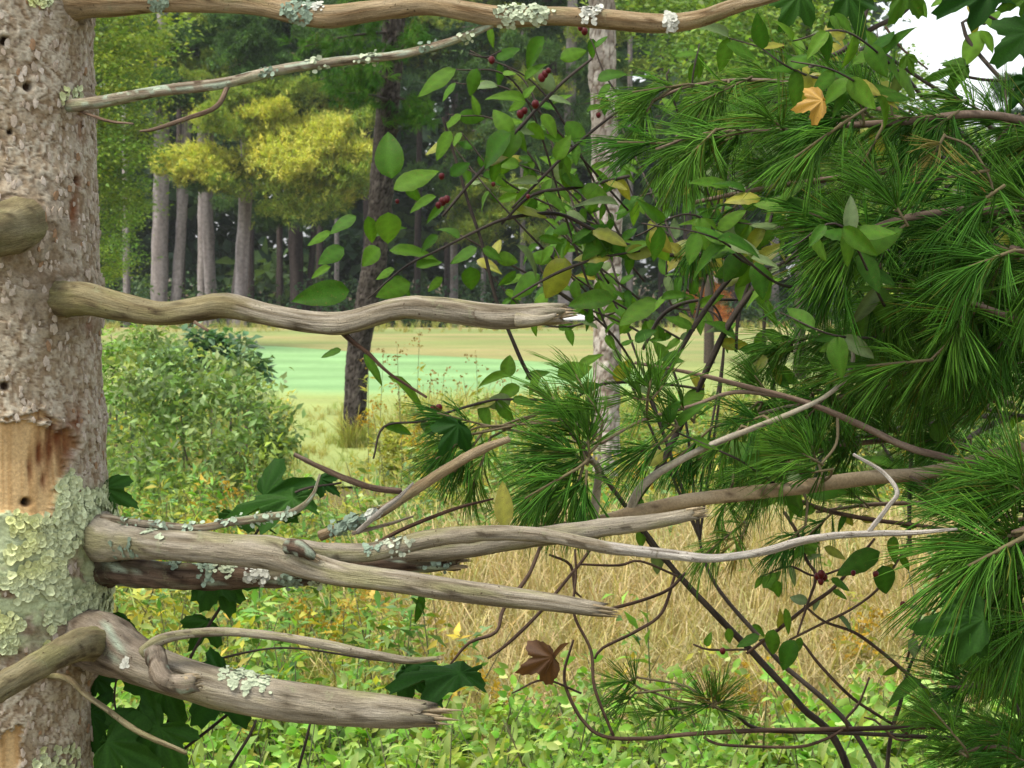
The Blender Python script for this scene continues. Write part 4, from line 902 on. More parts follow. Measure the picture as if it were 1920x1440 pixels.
lichen_on(tw, [(640, 985, 24, TEAL), (670, 980, 20, TEAL), (700, 960, 14, (.45, .47, .4))], 7, 60, 0.004)
B([(552, 852, 4, 2.85), (600, 876, 5, 2.84), (650, 898, 6, 2.83), (700, 915, 6, 2.83), (752, 921, 6, 2.83)], "twig", segs=8)
B([(670, 998, 5, 2.81), (715, 958, 5, 2.8), (745, 935, 4, 2.8), (775, 905, 2, 2.8)], "silver", segs=7)
B([(660, 1000, 4, 2.81), (720, 985, 3.5, 2.81), (775, 968, 2, 2.81)], "lichened", segs=7)
B([(705, 1020, 5, 2.8), (760, 990, 4, 2.8), (850, 955, 3.5, 2.8), (925, 935, 2, 2.8)], "redtwig", segs=7)
low = B([(60, 1175, 46, 2.96), (140, 1190, 44, 2.9), (200, 1210, 45, 2.85), (265, 1243, 43, 2.83), (330, 1268, 38, 2.81), (420, 1292, 36, 2.79), (520, 1312, 36, 2.78), (620, 1325, 34, 2.77), (720, 1334, 30, 2.76), (780, 1338, 24, 2.75), (800, 1340, 21, 2.75)], "bark", segs=26, jag=0.034, knob=0.16, split=(0.5, "grey"), edge=1)
lichen_on(low, [(440, 1272, 26, MINT), (470, 1272, 26, MINT), (495, 1280, 16, MINT), (235, 1245, 8, PALE)], 8, 80)
B([(290, 1225, 22, 2.79), (300, 1262, 20, 2.76), (318, 1280, 20, 2.755), (350, 1283, 19, 2.75), (366, 1280, 18, 2.75)], "bark", segs=14, jag=0.006)
B([(270, 1225, 14, 2.8), (300, 1200, 11, 2.79), (350, 1189, 9, 2.785), (420, 1185, 8.5, 2.78), (520, 1193, 8.5, 2.77), (600, 1207, 9, 2.765), (700, 1227, 8.5, 2.76), (770, 1238, 7, 2.755), (820, 1234, 4, 2.75)], "grey", segs=12, jag=0.005)
B([(215, 1222, 44, 2.97), (192, 1210, 38, 2.9), (150, 1209, 31, 2.81), (100, 1232, 27, 2.7), (50, 1260, 26, 2.62), (0, 1290, 25, 2.55), (-70, 1335, 24, 2.45)], "olive", segs=22)
B([(62, 412, 40, 2.96), (38, 420, 41, 2.88), (12, 428, 39, 2.82), (-30, 438, 36, 2.75), (-140, 452, 33, 2.6)], "olive", segs=22)
B([(120, 1270, 6, 2.86), (160, 1302, 6, 2.83), (200, 1330, 6, 2.81), (260, 1372, 6, 2.78), (350, 1412, 4, 2.76)], "olive", segs=8)
# ------------------------------------------------------------------ vine with broad lobed leaves round the near trunk
def gpx(x, d): return (x, HORIZON + CAM_H / d * F * 0.998, 3, d)
vine = empty("wild_vine", G(420, 3.1), "vine with broad dark lobed leaves growing between the snapped branches of the scaly trunk", "vine")
for pts in [[gpx(420, 3.1), (330, 1600, 3.5, 3.1), (300, 1440, 3.5, 3.08), (350, 1250, 3, 3.05), (430, 1110, 3, 3.02), (480, 1000, 2.5, 3.0), (550, 925, 2.5, 2.98), (640, 905, 2, 2.98)],
            [(300, 1440, 3, 3.08), (250, 1380, 2.5, 3.05), (215, 1320, 2, 3.02), (230, 1210, 2, 3.0)], [(350, 1250, 2.5, 3.05), (520, 1215, 2, 3.02), (690, 1235, 2, 3.0), (790, 1248, 2, 2.98), (850, 1256, 2, 2.97)],
            [(300, 1440, 3, 3.08), (420, 1345, 3, 3.04), (470, 1300, 2.5, 3.02)], [(430, 1440, 3, 3.0), (470, 1375, 3, 3.0), (480, 1350, 2, 3.0)], [(560, 1440, 3, 3.0), (575, 1385, 3, 2.99), (583, 1350, 2, 2.99)]]:
    branch(vine, "stem", pts, "stem", segs=7, knob=0.1, mat=M_TWIG)
UPV = (0.1, -0.6, 0.9)
for x0, y0, x1, y1, d, w, mi in [(196, 915, 275, 955, 3.0, 0.9, 1), (548, 935, 385, 948, 2.97, 0.65, 2), (495, 930, 615, 890, 3.0, 0.95, 3), (600, 898, 648, 935, 2.98, 0.8, 1), (440, 965, 545, 985, 3.0, 0.4, 2), (405, 1075, 372, 1165, 3.0, 1.3, 1), (415, 1075, 440, 1175, 3.01, 1.2, 3),
                                 (862, 1262, 688, 1258, 2.86, 0.62, 2), (760, 1255, 852, 1335, 2.88, 0.75, 3), (310, 1285, 240, 1385, 3.05, 1.2, 0), (420, 1275, 345, 1385, 3.0, 1.3, 2), (300, 1365, 215, 1470, 3.0, 1.5, 2), (180, 1270, 222, 1325, 3.03, 1.1, 1),
                                 (390, 1165, 345, 1235, 3.05, 1.0, 3), (170, 1335, 195, 1440, 3.02, 1.2, 0), (240, 1165, 190, 1210, 3.06, 1.0, 1), (200, 1390, 330, 1450, 2.98, 1.2, 3), (860, 795, 812, 870, 3.0, 0.9, 1)]:
    leaf(vine, x0, y0, x1, y1, d, w=w, me=LOBED[mi], face=UPV if w < 0.7 else (0.1, -1, 0.25), dd=-0.15)
leaf(vine, 790, 1110, 783, 1175, 2.9, M_LEAF, 0.75, LEAVES[4])
leaf(vine, 770, 1120, 800, 1150, 2.9, M_LEAF, 0.5, LEAVES[2])
vine2 = empty("broadleaf_sapling", G(2010, 3.6), "sapling with large dark pointed lobed leaves at the edge of the dense pine needles", "sapling")
for pts in [[gpx(2010, 3.6), (2000, 1900, 5, 3.6), (1960, 1500, 5, 3.55), (1880, 1260, 4, 3.3), (1845, 1165, 3.5, 2.85)], [(1960, 1500, 4, 3.55), (2040, 1000, 4, 3.7), (2020, 400, 4, 3.7), (1980, 150, 4, 3.6), (1900, 60, 3, 3.5), (1780, -10, 3, 3.5)], [(1980, 150, 3, 3.6), (1850, 150, 3, 3.5), (1760, 130, 2, 3.5)]]:
    branch(vine2, "stem", pts, "stem", segs=8, mat=M_TWIG)
for x0, y0, x1, y1, d, w, mi in [(1845, 1160, 1674, 1168, 2.84, 0.8, 1), (1825, 1165, 1755, 1238, 2.86, 1.1, 1), (1850, 1205, 1795, 1262, 3.2, 1.0, 1), (1845, 1210, 1905, 1262, 3.25, 0.9, 3), (1860, -20, 1720, 20, 3.4, 0.8, 2), (1930, -10, 1855, 18, 3.4, 1.0, 1), (1935, 60, 1838, 125, 3.3, 1.2, 2),
                                 (1810, 125, 1715, 145, 3.45, 0.6, 1), (1800, 190, 1722, 165, 3.5, 0.6, 3), (1700, 105, 1722, 150, 3.5, 0.8, 1), (1930, 150, 1880, 215, 3.4, 0.9, 0), (1500, -10, 1450, 75, 3.6, 1.0, 2), (1590, -10, 1640, 90, 3.7, 1.0, 0), (1700, -20, 1660, 60, 3.7, 1.0, 1)]:
    leaf(vine2, x0, y0, x1, y1, d, w=w, me=LOBED[mi], face=(0.1, -1, 0.5), dd=-0.1, mat=M_LEAF if (mi == 1 and y0 < 1000) else None)

# ------------------------------------------------------------------ shrub with red berries
shrub = empty("berry_shrub", G(1420, 3.9), "twiggy shrub with dark stems, oval leaves and red berries in the middle", "shrub")
St = lambda pts, style="stem", segs=7, d=None: branch(shrub, "stem", pts, style, d=d, segs=segs, knob=0.12, ridge=0.06, mat=M_TWIG)
b0 = gpx(1740, 3.9)
STEMS = [
    [b0, (1700, 1900, 10, 3.9), (1590, 1442, 9, 3.85), (1500, 1322, 8.5, 3.8), (1410, 1222, 8, 3.78), (1340, 1150, 7.5, 3.75), (1265, 1070, 7, 3.72), (1200, 985, 6, 3.7), (1100, 850, 5, 3.66), (1040, 770, 5, 3.64), (990, 700, 5, 3.62), (958, 630, 4.5, 3.6), (930, 560, 4.5, 3.6), (905, 460, 4, 3.6), (880, 385, 4, 3.6), (855, 300, 3.5, 3.6), (830, 220, 3, 3.6)],
    [gpx(1650, 3.95), (1660, 1500, 5, 3.9), (1690, 1310, 5, 3.85), (1710, 1240, 4, 3.8), (1740, 1190, 3, 3.8)],
    [(1264, 1069, 6, 3.72), (1215, 1010, 7, 3.72), (1190, 950, 8, 3.7), (1240, 870, 8, 3.7), (1310, 725, 8, 3.7), (1360, 620, 8, 3.7), (1402, 555, 7.5, 3.7), (1445, 510, 7, 3.7), (1500, 470, 6, 3.7), (1560, 400, 5, 3.7), (1620, 330, 4, 3.7)],
    [(1225, 740, 4, 3.7), (1262, 680, 5, 3.7), (1300, 615, 6, 3.7), (1345, 550, 6.5, 3.7), (1390, 495, 6, 3.7), (1432, 435, 5, 3.7), (1440, 420, 4, 3.7)],
    [(1205, 655, 4, 3.75), (1235, 600, 5, 3.75), (1265, 575, 5, 3.75), (1310, 563, 4, 3.75), (1390, 562, 3, 3.75)],
    [(1300, 620, 4, 3.7), (1320, 530, 4, 3.72), (1345, 445, 4, 3.72), (1372, 300, 3.5, 3.75)],
    [(1390, 540, 5, 3.72), (1395, 440, 5, 3.73), (1405, 300, 4, 3.75), (1415, 220, 3, 3.75)],
    [(1380, 660, 3.5, 3.7), (1388, 580, 4, 3.7), (1440, 430, 4, 3.72), (1460, 340, 3.5, 3.73), (1480, 280, 3, 3.74)],
    [(1430, 680, 4, 3.7), (1435, 560, 4, 3.7), (1440, 480, 3, 3.7)], [(1445, 690, 3, 3.69), (1430, 620, 3, 3.7)], [(1450, 700, 4, 3.7), (1455, 800, 4, 3.7), (1460, 900, 3, 3.7)],
    [(1280, 480, 4, 3.7), (1340, 470, 5, 3.7), (1420, 425, 5, 3.7), (1480, 430, 4, 3.7)], [(1180, 470, 3, 3.7), (1280, 480, 5, 3.7), (1340, 480, 4, 3.7)],
    [(1060, 760, 3, 3.64), (1130, 720, 4, 3.66), (1240, 720, 4, 3.68), (1320, 730, 3, 3.7)],
    [(690, 560, 2, 3.55), (760, 500, 2.5, 3.55), (820, 470, 3, 3.57), (900, 430, 3.5, 3.6), (950, 410, 4, 3.62), (1020, 400, 4.5, 3.64), (1060, 405, 4.5, 3.65), (1110, 430, 5, 3.66), (1160, 455, 5, 3.68), (1240, 470, 5, 3.7)],
    [(830, 405, 3, 3.58), (880, 345, 4, 3.6), (930, 290, 4, 3.6), (970, 245, 4.5, 3.6), (1010, 200, 4, 3.62), (1060, 150, 4, 3.64), (1110, 110, 3, 3.66)], [(960, 390, 3, 3.62), (1010, 340, 4, 3.63), (1060, 290, 4, 3.64), (1130, 230, 4, 3.65), (1200, 180, 3, 3.66)],
    [(940, 420, 3, 3.62), (1000, 365, 4, 3.62), (1090, 350, 4, 3.66), (1180, 330, 4, 3.68)], [(960, 560, 2.5, 3.6), (1010, 530, 3, 3.62), (1060, 505, 4, 3.64), (1120, 485, 3.5, 3.66), (1200, 470, 3, 3.68)],
    [(880, 100, 2, 3.6), (910, 108, 2.5, 3.6), (940, 95, 2, 3.6)], [(700, 860, 2.5, 3.6), (720, 800, 3, 3.6), (790, 790, 3, 3.6), (850, 770, 3.5, 3.6), (930, 750, 3.5, 3.62), (1020, 750, 3, 3.64)],
    [(1720, -10, 6, 3.8), (1690, 25, 6, 3.8), (1620, 62, 6, 3.78), (1580, 95, 6, 3.77), (1545, 110, 5, 3.76), (1500, 140, 4, 3.75), (1430, 200, 3, 3.74)], [(1630, -10, 4, 3.78), (1620, 40, 4, 3.77), (1600, 85, 3, 3.76)], [(1660, 50, 3, 3.78), (1690, 90, 3, 3.78), (1740, 130, 2, 3.78)],
    # bent-down twigs over the dry grass
    [(1800, 1362, 6, 3.6), (1700, 1364, 6.5, 3.55), (1550, 1368, 6.5, 3.5), (1420, 1370, 6, 3.48), (1300, 1376, 5.5, 3.46), (1200, 1385, 5, 3.45), (1130, 1380, 5, 3.44), (1092, 1350, 5, 3.44), (1065, 1300, 4.5, 3.44), (1058, 1260, 4, 3.44), (1075, 1200, 3, 3.44)],
    [(1150, 1380, 4, 3.45), (1115, 1290, 4, 3.45), (1108, 1220, 4, 3.45), (1076, 1150, 3.5, 3.45), (1080, 1080, 3, 3.46), (1078, 1030, 3, 3.46)],
    [(1320, 1382, 4, 3.48), (1345, 1395, 4, 3.47), (1420, 1400, 4, 3.47), (1500, 1400, 4, 3.48), (1550, 1385, 4, 3.5), (1580, 1368, 3, 3.5)], [(1090, 1300, 3, 3.44), (1020, 1275, 3, 3.43), (960, 1300, 2, 3.42)],
    [(845, 1245, 2.5, 3.5), (880, 1205, 4, 3.5), (930, 1185, 4.5, 3.5), (945, 1140, 5, 3.52), (990, 1080, 5, 3.54), (1020, 1010, 4.5, 3.56), (1060, 940, 4, 3.58)], [(915, 1235, 3, 3.5), (960, 1200, 4.5, 3.5), (1015, 1145, 4.5, 3.52), (1060, 1090, 4, 3.54), (1100, 1040, 4, 3.56), (1150, 960, 4, 3.6)],
    [(1285, 1075, 4, 3.73), (1245, 1110, 4, 3.7), (1150, 1140, 4, 3.66), (1070, 1148, 3, 3.62), (1020, 1135, 2.5, 3.6)], [(1265, 1080, 3.5, 3.72), (1240, 1150, 4, 3.7), (1190, 1185, 4, 3.68), (1130, 1215, 3.5, 3.66), (1115, 1235, 3, 3.66)],
    [(1085, 1058, 3, 3.6), (1160, 1060, 3.5, 3.62), (1200, 1052, 3, 3.64), (1270, 1080, 3, 3.7)], [(1030, 1040, 3, 3.58), (1070, 1060, 3.5, 3.6), (1078, 1110, 3.5, 3.6), (1090, 1120, 2, 3.6)],
    [(1500, 940, 6, 3.75), (1560, 960, 6, 3.75), (1640, 975, 6, 3.76), (1720, 985, 5, 3.77), (1830, 1000, 4, 3.78)], [(1470, 960, 4, 3.72), (1495, 1000, 4.5, 3.7), (1512, 1050, 4, 3.7), (1530, 1080, 4, 3.7), (1515, 1130, 3.5, 3.7), (1495, 1190, 2.5, 3.7)],
    [(1400, 1225, 3.5, 3.76), (1460, 1180, 4.5, 3.74), (1510, 1140, 4.5, 3.72), (1560, 1105, 4.5, 3.72), (1600, 1060, 4, 3.72), (1640, 1010, 3, 3.72)], [(1480, 1200, 3, 3.72), (1540, 1170, 3.5, 3.72), (1600, 1140, 3.5, 3.72), (1650, 1100, 3.5, 3.72), (1690, 1040, 3, 3.72), (1710, 1000, 3, 3.72)],
    [(1508, 1135, 3, 3.72), (1545, 1165, 3.5, 3.72), (1600, 1185, 4, 3.72), (1650, 1220, 4.5, 3.74), (1715, 1275, 5, 3.76), (1760, 1310, 5, 3.78), (1850, 1370, 5, 3.8)], [(1505, 1205, 3, 3.7), (1540, 1250, 4, 3.7), (1600, 1310, 4, 3.7), (1680, 1362, 4, 3.7)],
    [(1300, 1208, 2.5, 3.74), (1330, 1218, 3, 3.74), (1400, 1218, 3, 3.76)], [(1675, 1358, 3, 3.6), (1700, 1375, 3.5, 3.6), (1710, 1386, 3, 3.6), (1680, 1386, 3, 3.6), (1640, 1350, 3, 3.6), (1620, 1345, 2, 3.6)], [(1590, 1368, 3.5, 3.5), (1585, 1350, 3.5, 3.5), (1610, 1320, 3, 3.5), (1630, 1270, 2.5, 3.5)],
    [(1430, 1080, 2, 3.7), (1480, 1062, 3, 3.7), (1530, 1080, 3, 3.7), (1590, 1062, 3, 3.7)], [(1700, 1240, 3, 3.76), (1720, 1170, 3, 3.74), (1760, 1080, 3, 3.74), (1800, 1000, 3, 3.74)],
    [(1920, 780, 5, 3.9), (1860, 770, 5, 3.88), (1800, 755, 4.5, 3.86), (1740, 745, 4, 3.86), (1690, 770, 3, 3.84)], [(1790, 750, 5, 3.86), (1785, 850, 5, 3.86), (1800, 940, 4, 3.86)], [(1760, 680, 4, 3.86), (1735, 770, 5, 3.86), (1710, 850, 5, 3.86), (1705, 980, 5, 3.86), (1708, 1040, 4, 3.86)], [(1810, 700, 3, 3.86), (1860, 730, 3, 3.86), (1920, 745, 3, 3.86)],
]
REDS = set(range(23, 45))
for i, s in enumerate(STEMS): St([(q[0], q[1], q[2] * 0.8, *q[3:]) for q in s], "redtwig" if i in REDS else "stem", 9 if i < 3 else 6)
LV = """735 335 722 238 .5|855 130 778 172 .5|895 128 872 178 .45|918 50 924 90 .4|1020 68 978 128 .6|985 190 918 170 .5|958 250 928 200 .5|958 250 893 305 .62|738 355 822 315 .5|818 368 765 395 .5|832 385 800 412 .5|728 398 728 458 .85|845 245 816 300 .5
668 405 617 432 .55|622 436 568 455 .4|645 465 597 490 .7|690 405 700 460 .6|655 545 552 560 .55|712 465 675 495 .7|730 470 820 470 .3|780 500 828 482 .5|770 530 703 555 .55|895 465 842 492 .5|882 500 884 545 .8|905 465 942 488 .55|968 460 1022 508 .4 P|1062 485 1015 560 .5 Y|1012 515 950 550 .5|1078 455 1138 415 .5|1145 410 1142 436 .8
1152 560 1062 568 .55|1228 565 1158 600 .6|955 702 885 718 .35|948 708 958 664 .75|1045 705 1113 685 .55|975 725 930 742 .5|985 710 1030 695 .5|640 655 602 668 .5|682 664 722 716 .35|728 706 808 760 .3|1020 365 1032 328 .6|1052 330 1100 345 .5|1160 385 1078 368 .35 P|1062 228 1100 272 .75|1042 300 1066 254 .5|990 232 1022 262 .7
1556 30 1584 52 .8|1362 82 1424 108 .5|1560 145 1590 185 .5|1560 130 1612 145 .5|1430 1102 1465 1070 .5|1455 1088 1462 1122 .6|1508 1026 1484 1046 .6|1545 1026 1588 1045 .45 Y|1650 1034 1566 1066 .42|1676 1005 1672 1054 .6|1655 1060 1668 1114 .65|1558 1085 1600 1100 .4|1325 1212 1330 1186 .75|1365 1178 1370 1208 .6|1424 1192 1380 1212 .5|1450 1180 1442 1232 .5|1490 1200 1462 1258 .55|1502 1195 1488 1230 .4|1472 1140 1480 1190 .35|1410 1172 1440 1192 .5|1728 1276 1660 1304 .55|1728 1290 1748 1324 .6
1440 672 1398 690 .7 Y|1448 690 1466 720 .6 Y|1776 730 1780 784 .55|1850 742 1824 792 .5 Y|1748 795 1778 828 .8|1618 762 1570 784 .45|1565 25 1600 60 .5|905 330 940 322 .5|760 345 790 380 .5|700 445 760 420 .4|845 330 880 300 .5|1100 210 1150 190 .5|985 150 1020 110 .5|1050 110 1095 90 .5|1120 150 1170 130 .5|1160 240 1200 215 .5|930 110 975 90 .5
865 215 830 240 .5|1010 445 1060 455 .4|830 520 800 545 .5|740 505 700 520 .5|620 500 580 520 .5|820 440 790 470 .5|1190 640 1225 615 .5|1240 560 1290 545 .5|1290 450 1330 440 .5|1085 690 1130 660 .5|1085 735 1125 715 .5|1010 700 990 740 .4"""
for q in LV.replace("\n", "|").split("|"):
    v = q.split(); x0, y0, x1, y1, w = map(float, v[:5])
    m = {"P": M_LEAFP, "Y": M_LEAFY}.get(v[5] if len(v) > 5 else "", None)
    leaf(shrub, x0, y0, x1, y1, 3.5 + rnd.uniform(0, 0.25), m, w / 0.5 * 1.05)
leaf(shrub, 1542, 188, 1470, 205, 2.8, M_GOLD, 1.0, LOBED[1], face=(0.2, -1, 0.4))
leaf(shrub, 1035, 1232, 945, 1278, 3.4, M_BROWN, 0.85, LOBED[1], face=(0.3, -1, 0.3), dd=0.2); leaf(shrub, 945, 988, 945, 902, 2.8, M_LEAFY, 0.95, LEAVES[0], face=(0.2, -1, 0.1), dd=0); leaf(shrub, 1068, 1205, 1010, 1250, 3.4, M_BROWN, 0.35, LEAVES[4])
# more leaves along the twigs
def leaf_along(root, pts, n, d, size, mats):
    ln = crspline(pxline(pts, d), 0.02)
    for k in range(n):
        a = ln[rnd.randrange(len(ln))][:3]; L = rnd.uniform(*size); an = rnd.uniform(0, 6.28)
        v = np.array([math.cos(an), rnd.uniform(-.6, .4), math.sin(an) * 0.8 - 0.25]); v = v / np.linalg.norm(v)
        put("leaf", rnd.choice(LEAVES), root, frame(a, v, (rnd.uniform(-.6, .6), -0.8, rnd.uniform(0, 1.3)), (L, L, L)), rnd.choice(mats))
for i, n in ((14, 8), (15, 7), (16, 8), (17, 8), (18, 4), (5, 6), (6, 6), (7, 6), (11, 5), (2, 12), (3, 9), (8, 6), (12, 6), (10, 5), (9, 4), (13, 6), (20, 8), (44, 5), (46, 5), (45, 4), (34, 5), (35, 4), (36, 5), (37, 4), (38, 4), (43, 4)):
    if i < len(STEMS): leaf_along(shrub, STEMS[i], n, None, (0.03, 0.06) if i < 30 else (0.02, 0.036), [None, None, None, M_LEAFY, M_LEAFP])
def berry_mesh():
    import bmesh
    bm = bmesh.new(); bmesh.ops.create_icosphere(bm, subdivisions=2, radius=1)
    for v in bm.verts:
        if v.co.z < -0.85: v.co.z -= 0.18
        if v.co.z > 0.9: v.co.z -= 0.12
    me = bpy.data.meshes.new("berry"); bm.to_mesh(me); bm.free(); me.materials.append(M_BERRY)
    me.polygons.foreach_set("use_smooth", np.full(len(me.polygons), True)); return me
BERRY = berry_mesh()
for x, y, r in [(922, 112, 8), (1016, 145, 9), (1022, 138, 8), (1028, 132, 6), (1004, 195, 9), (976, 213, 9), (984, 207, 7), (1096, 58, 8), (1088, 52, 6), (828, 330, 7), (830, 377, 9), (838, 373, 8), (822, 384, 7), (817, 770, 9), (823, 764, 8), (812, 765, 7), (745, 377, 5), (990, 368, 5), (1540, 1076, 9), (1533, 1080, 8), (1546, 1082, 7), (1539, 1090, 7),
                (1600, 1074, 6), (1642, 1076, 7), (1693, 1133, 7), (1355, 1220, 7), (1862, 733, 9), (1868, 738, 8), (1857, 741, 7), (1466, 87, 7), (1810, 1150, 7), (1122, 215, 6), (925, 345, 5)]:
    d = 3.5 + rnd.uniform(0, .06); s = r * d / F * 0.85
    put("berry", BERRY, shrub, Matrix.Translation(Vector(P(x, y, d))) @ Matrix.Rotation(rnd.uniform(-.5, .5), 4, 'X') @ Matrix.Diagonal((s, s, s * 1.1, 1)))

# ------------------------------------------------------------------ living white pine reaching in from the side
pine = empty("white_pine", G(2240, 3.4), "young white pine with long soft green needles reaching across from its stem", "tree")
branch(pine, "trunk", [(2240, HORIZON + CAM_H / 3.4 * F + 20, 75, 3.4), (2235, 1500, 62, 3.4), (2245, 700, 56, 3.4), (2240, -200, 46, 3.4), (2240, -1600, 22, 3.4)], "bark", segs=16, step=0.04, mat=M_BARK)
def pbough(pts, style="twig", n=10, sc=(0.85, 1.1), mats=(None,), spread=45, thin=False, t0=0.0, bias=0):
    o = branch(pine, "bough", pts, style, segs=9, knob=0.12, mat=M_TWIG)
    ln = np.array([[q[0], q[1], q[3]] for q in pts], float); c = crspline(np.column_stack([ln, ln[:, 2]]), 12)
    LINES.append(crspline(pxline(pts), 0.012)[:, :3])
    c = c[int(len(c) * t0):]
    for k in range(n):
        j = min(len(c) - 1, int(len(c) * (k + rnd.random()) / n)); g = c[min(j + 3, len(c) - 1)] - c[max(j - 3, 0)]
        a = math.degrees(math.atan2(-g[1], g[0])) + rnd.uniform(-spread, spread) + bias
        tuft(o, c[j][0] + rnd.uniform(-18, 18), c[j][1] + rnd.uniform(-22, 22), a, c[j][2] + rnd.uniform(-.08, .08), rnd.uniform(*sc), rnd.choice(mats), rnd.choice(TUFT_THIN) if thin else None)
    return o
pbough([(2240, 420, 14, 3.4), (2000, 260, 10, 3.35), (1850, 215, 8, 3.3), (1700, 228, 7, 3.28), (1560, 236, 6, 3.25), (1450, 245, 5, 3.22), (1330, 250, 4, 3.2), (1230, 280, 3, 3.2)], n=21, spread=55, t0=0.12, bias=8)
pbough([(2000, 260, 9, 3.4), (1800, 300, 7, 3.45), (1600, 330, 6, 3.45), (1450, 350, 5, 3.45), (1300, 380, 4, 3.45)], n=10, spread=60)
pbough([(1700, 228, 6, 3.3), (1560, 170, 5, 3.35), (1420, 150, 4, 3.35), (1300, 160, 3, 3.35), (1220, 190, 3, 3.35)], n=9, spread=60)
pbough([(2240, 560, 14, 3.4), (2000, 430, 10, 3.25), (1850, 395, 8, 3.15), (1720, 405, 7, 3.1), (1640, 428, 6, 3.08), (1585, 470, 5, 3.05)], n=11, spread=60, sc=(1.0, 1.25), t0=0.3, bias=25)
pbough([(2240, 650, 13, 3.4), (2050, 520, 9, 3.2), (1960, 480, 8, 3.12), (1895, 465, 6, 3.1)], n=9, spread=70, sc=(1.0, 1.2), t0=0.4, bias=30)
pbough([(2240, 760, 13, 3.4), (2000, 640, 9, 3.2), (1880, 590, 7, 3.12), (1800, 560, 5, 3.1)], n=8, spread=60, sc=(1.0, 1.2), t0=0.4, bias=40)
pbough([(2000, 680, 8, 3.5), (1850, 690, 7, 3.5), (1740, 685, 5, 3.5), (1640, 700, 4, 3.5), (1560, 720, 3, 3.5)], n=14, spread=60, t0=0.2)
o = pbough([(2000, 560, 6, 3.3), (1850, 545, 5, 3.25), (1700, 540, 4, 3.2), (1620, 560, 4, 3.2)], n=10, spread=60, sc=(0.95, 1.2), bias=35)
for x, y, a, s in [(1640, 430, 205, 1.3), (1600, 465, 235, 1.25), (1660, 450, 255, 1.2), (1620, 440, 160, 1.1), (1700, 420, 120, 1.1), (1900, 470, 200, 1.2), (1880, 480, 250, 1.2), (1800, 560, 262, 1.25), (1790, 565, 285, 1.1), (1810, 570, 245, 1.1), (1745, 675, 185, 1.1), (1610, 215, 190, 1.1), (1590, 225, 215, 1.1), (1620, 230, 100, 0.9), (1880, 350, 215, 1.2), (1850, 320, 190, 1.2)]:
    tuft(o, x, y, a, 3.1 + rnd.uniform(-.1, .1), s)
tuft(o, 1770, 255, 240, 3.15, 1.0, M_NEEDLEY, TUFT_THIN[0])
o = pbough([(2240, 1150, 14, 3.4), (2060, 1010, 10, 3.1), (1960, 985, 8, 3.0), (1900, 1000, 6, 2.95)], n=8, spread=70, sc=(1.15, 1.4), t0=0.4, bias=20)
for x, y, a, s in [(1925, 1000, 185, 1.5), (1915, 1010, 205, 1.5), (1930, 1020, 230, 1.5), (1940, 1060, 215, 1.4), (1945, 1100, 240, 1.4), (1930, 960, 165, 1.3), (1935, 930, 150, 1.2), (1940, 900, 175, 1.2), (1950, 870, 190, 1.1), (1955, 1140, 225, 1.3), (1960, 1200, 215, 1.1), (1930, 1040, 255, 1.4), (1905, 990, 195, 1.35)]:
    tuft(o, x, y, a, 2.95 + rnd.uniform(-.12, .12), s)
pbough([(2240, 1500, 10, 3.4), (2050, 1400, 7, 3.5), (1930, 1365, 5, 3.5), (1850, 1355, 4, 3.5)], n=9, spread=80, sc=(0.9, 1.1), t0=0.4)
# the long weathered bough running towards the scaly trunk
lb = pbough([(2240, 830, 20, 3.4), (2000, 835, 16, 3.25), (1870, 852, 13, 3.2), (1790, 876, 13, 3.18), (1720, 889, 13, 3.16), (1640, 895, 14, 3.14), (1560, 905, 14, 3.12), (1500, 914, 14, 3.1), (1400, 925, 14, 3.08), (1300, 938, 14, 3.05), (1200, 958, 13, 3.03), (1100, 983, 12, 3.0), (960, 998, 8, 2.98)], "tan", n=0)
lb2 = pbough([(1180, 962, 9, 3.03), (1195, 925, 9, 3.02), (1220, 897, 8, 3.02), (1270, 866, 7, 3.02), (1330, 836, 6.5, 3.02), (1420, 800, 5.5, 3.03), (1490, 772, 5, 3.05), (1545, 745, 4.5, 3.06), (1585, 710, 4.5, 3.06), (1600, 670, 4, 3.06), (1588, 630, 3, 3.06)], "grey", n=0)
lb3 = pbough([(1113, 975, 9, 3.0), (1118, 930, 8, 3.0), (1122, 880, 7, 2.98), (1110, 865, 6, 2.96)], "grey", n=0)
pbough([(1860, 885, 8, 3.1), (1790, 862, 7, 3.1), (1700, 838, 7, 3.08), (1620, 800, 6.5, 3.07), (1540, 765, 6, 3.06), (1480, 745, 5.5, 3.06), (1400, 725, 5, 3.05), (1300, 700, 4, 3.04), (1190, 680, 3, 3.03)], "twig", n=0)
pbough([(1480, 745, 4, 3.06), (1380, 735, 4, 3.05), (1300, 760, 3.5, 3.04), (1200, 790, 3.5, 3.03), (1130, 830, 3, 3.02)], "twig", n=0)
pbough([(1700, 890, 4, 3.15), (1740, 915, 4, 3.14), (1790, 942, 3.5, 3.12), (1870, 950, 3, 3.1)], "twig", n=0)
for x, y, a, s in [(1092, 868, 195, 1.15), (1085, 872, 225, 1.15), (1095, 860, 165, 1.1), (1092, 880, 250, 1.1), (1100, 870, 140, 1.0), (1090, 840, 120, 1.0), (1105, 850, 95, 0.9), (1080, 880, 210, 1.1), (1100, 885, 265, 1.0), (1120, 800, 150, 1.0), (1130, 790, 120, 0.9)]:
    tuft(lb3, x, y, a, 2.92 + rnd.uniform(-.05, .05), s * 0.85)
for x, y, a, s in [(1215, 740, 80, 0.85), (1225, 745, 50, 0.85), (1205, 745, 130, 0.85), (1215, 750, 170, 0.8)]:
    tuft(lb3, x, y, a, 2.98, s, None, TUFT_THIN[0])
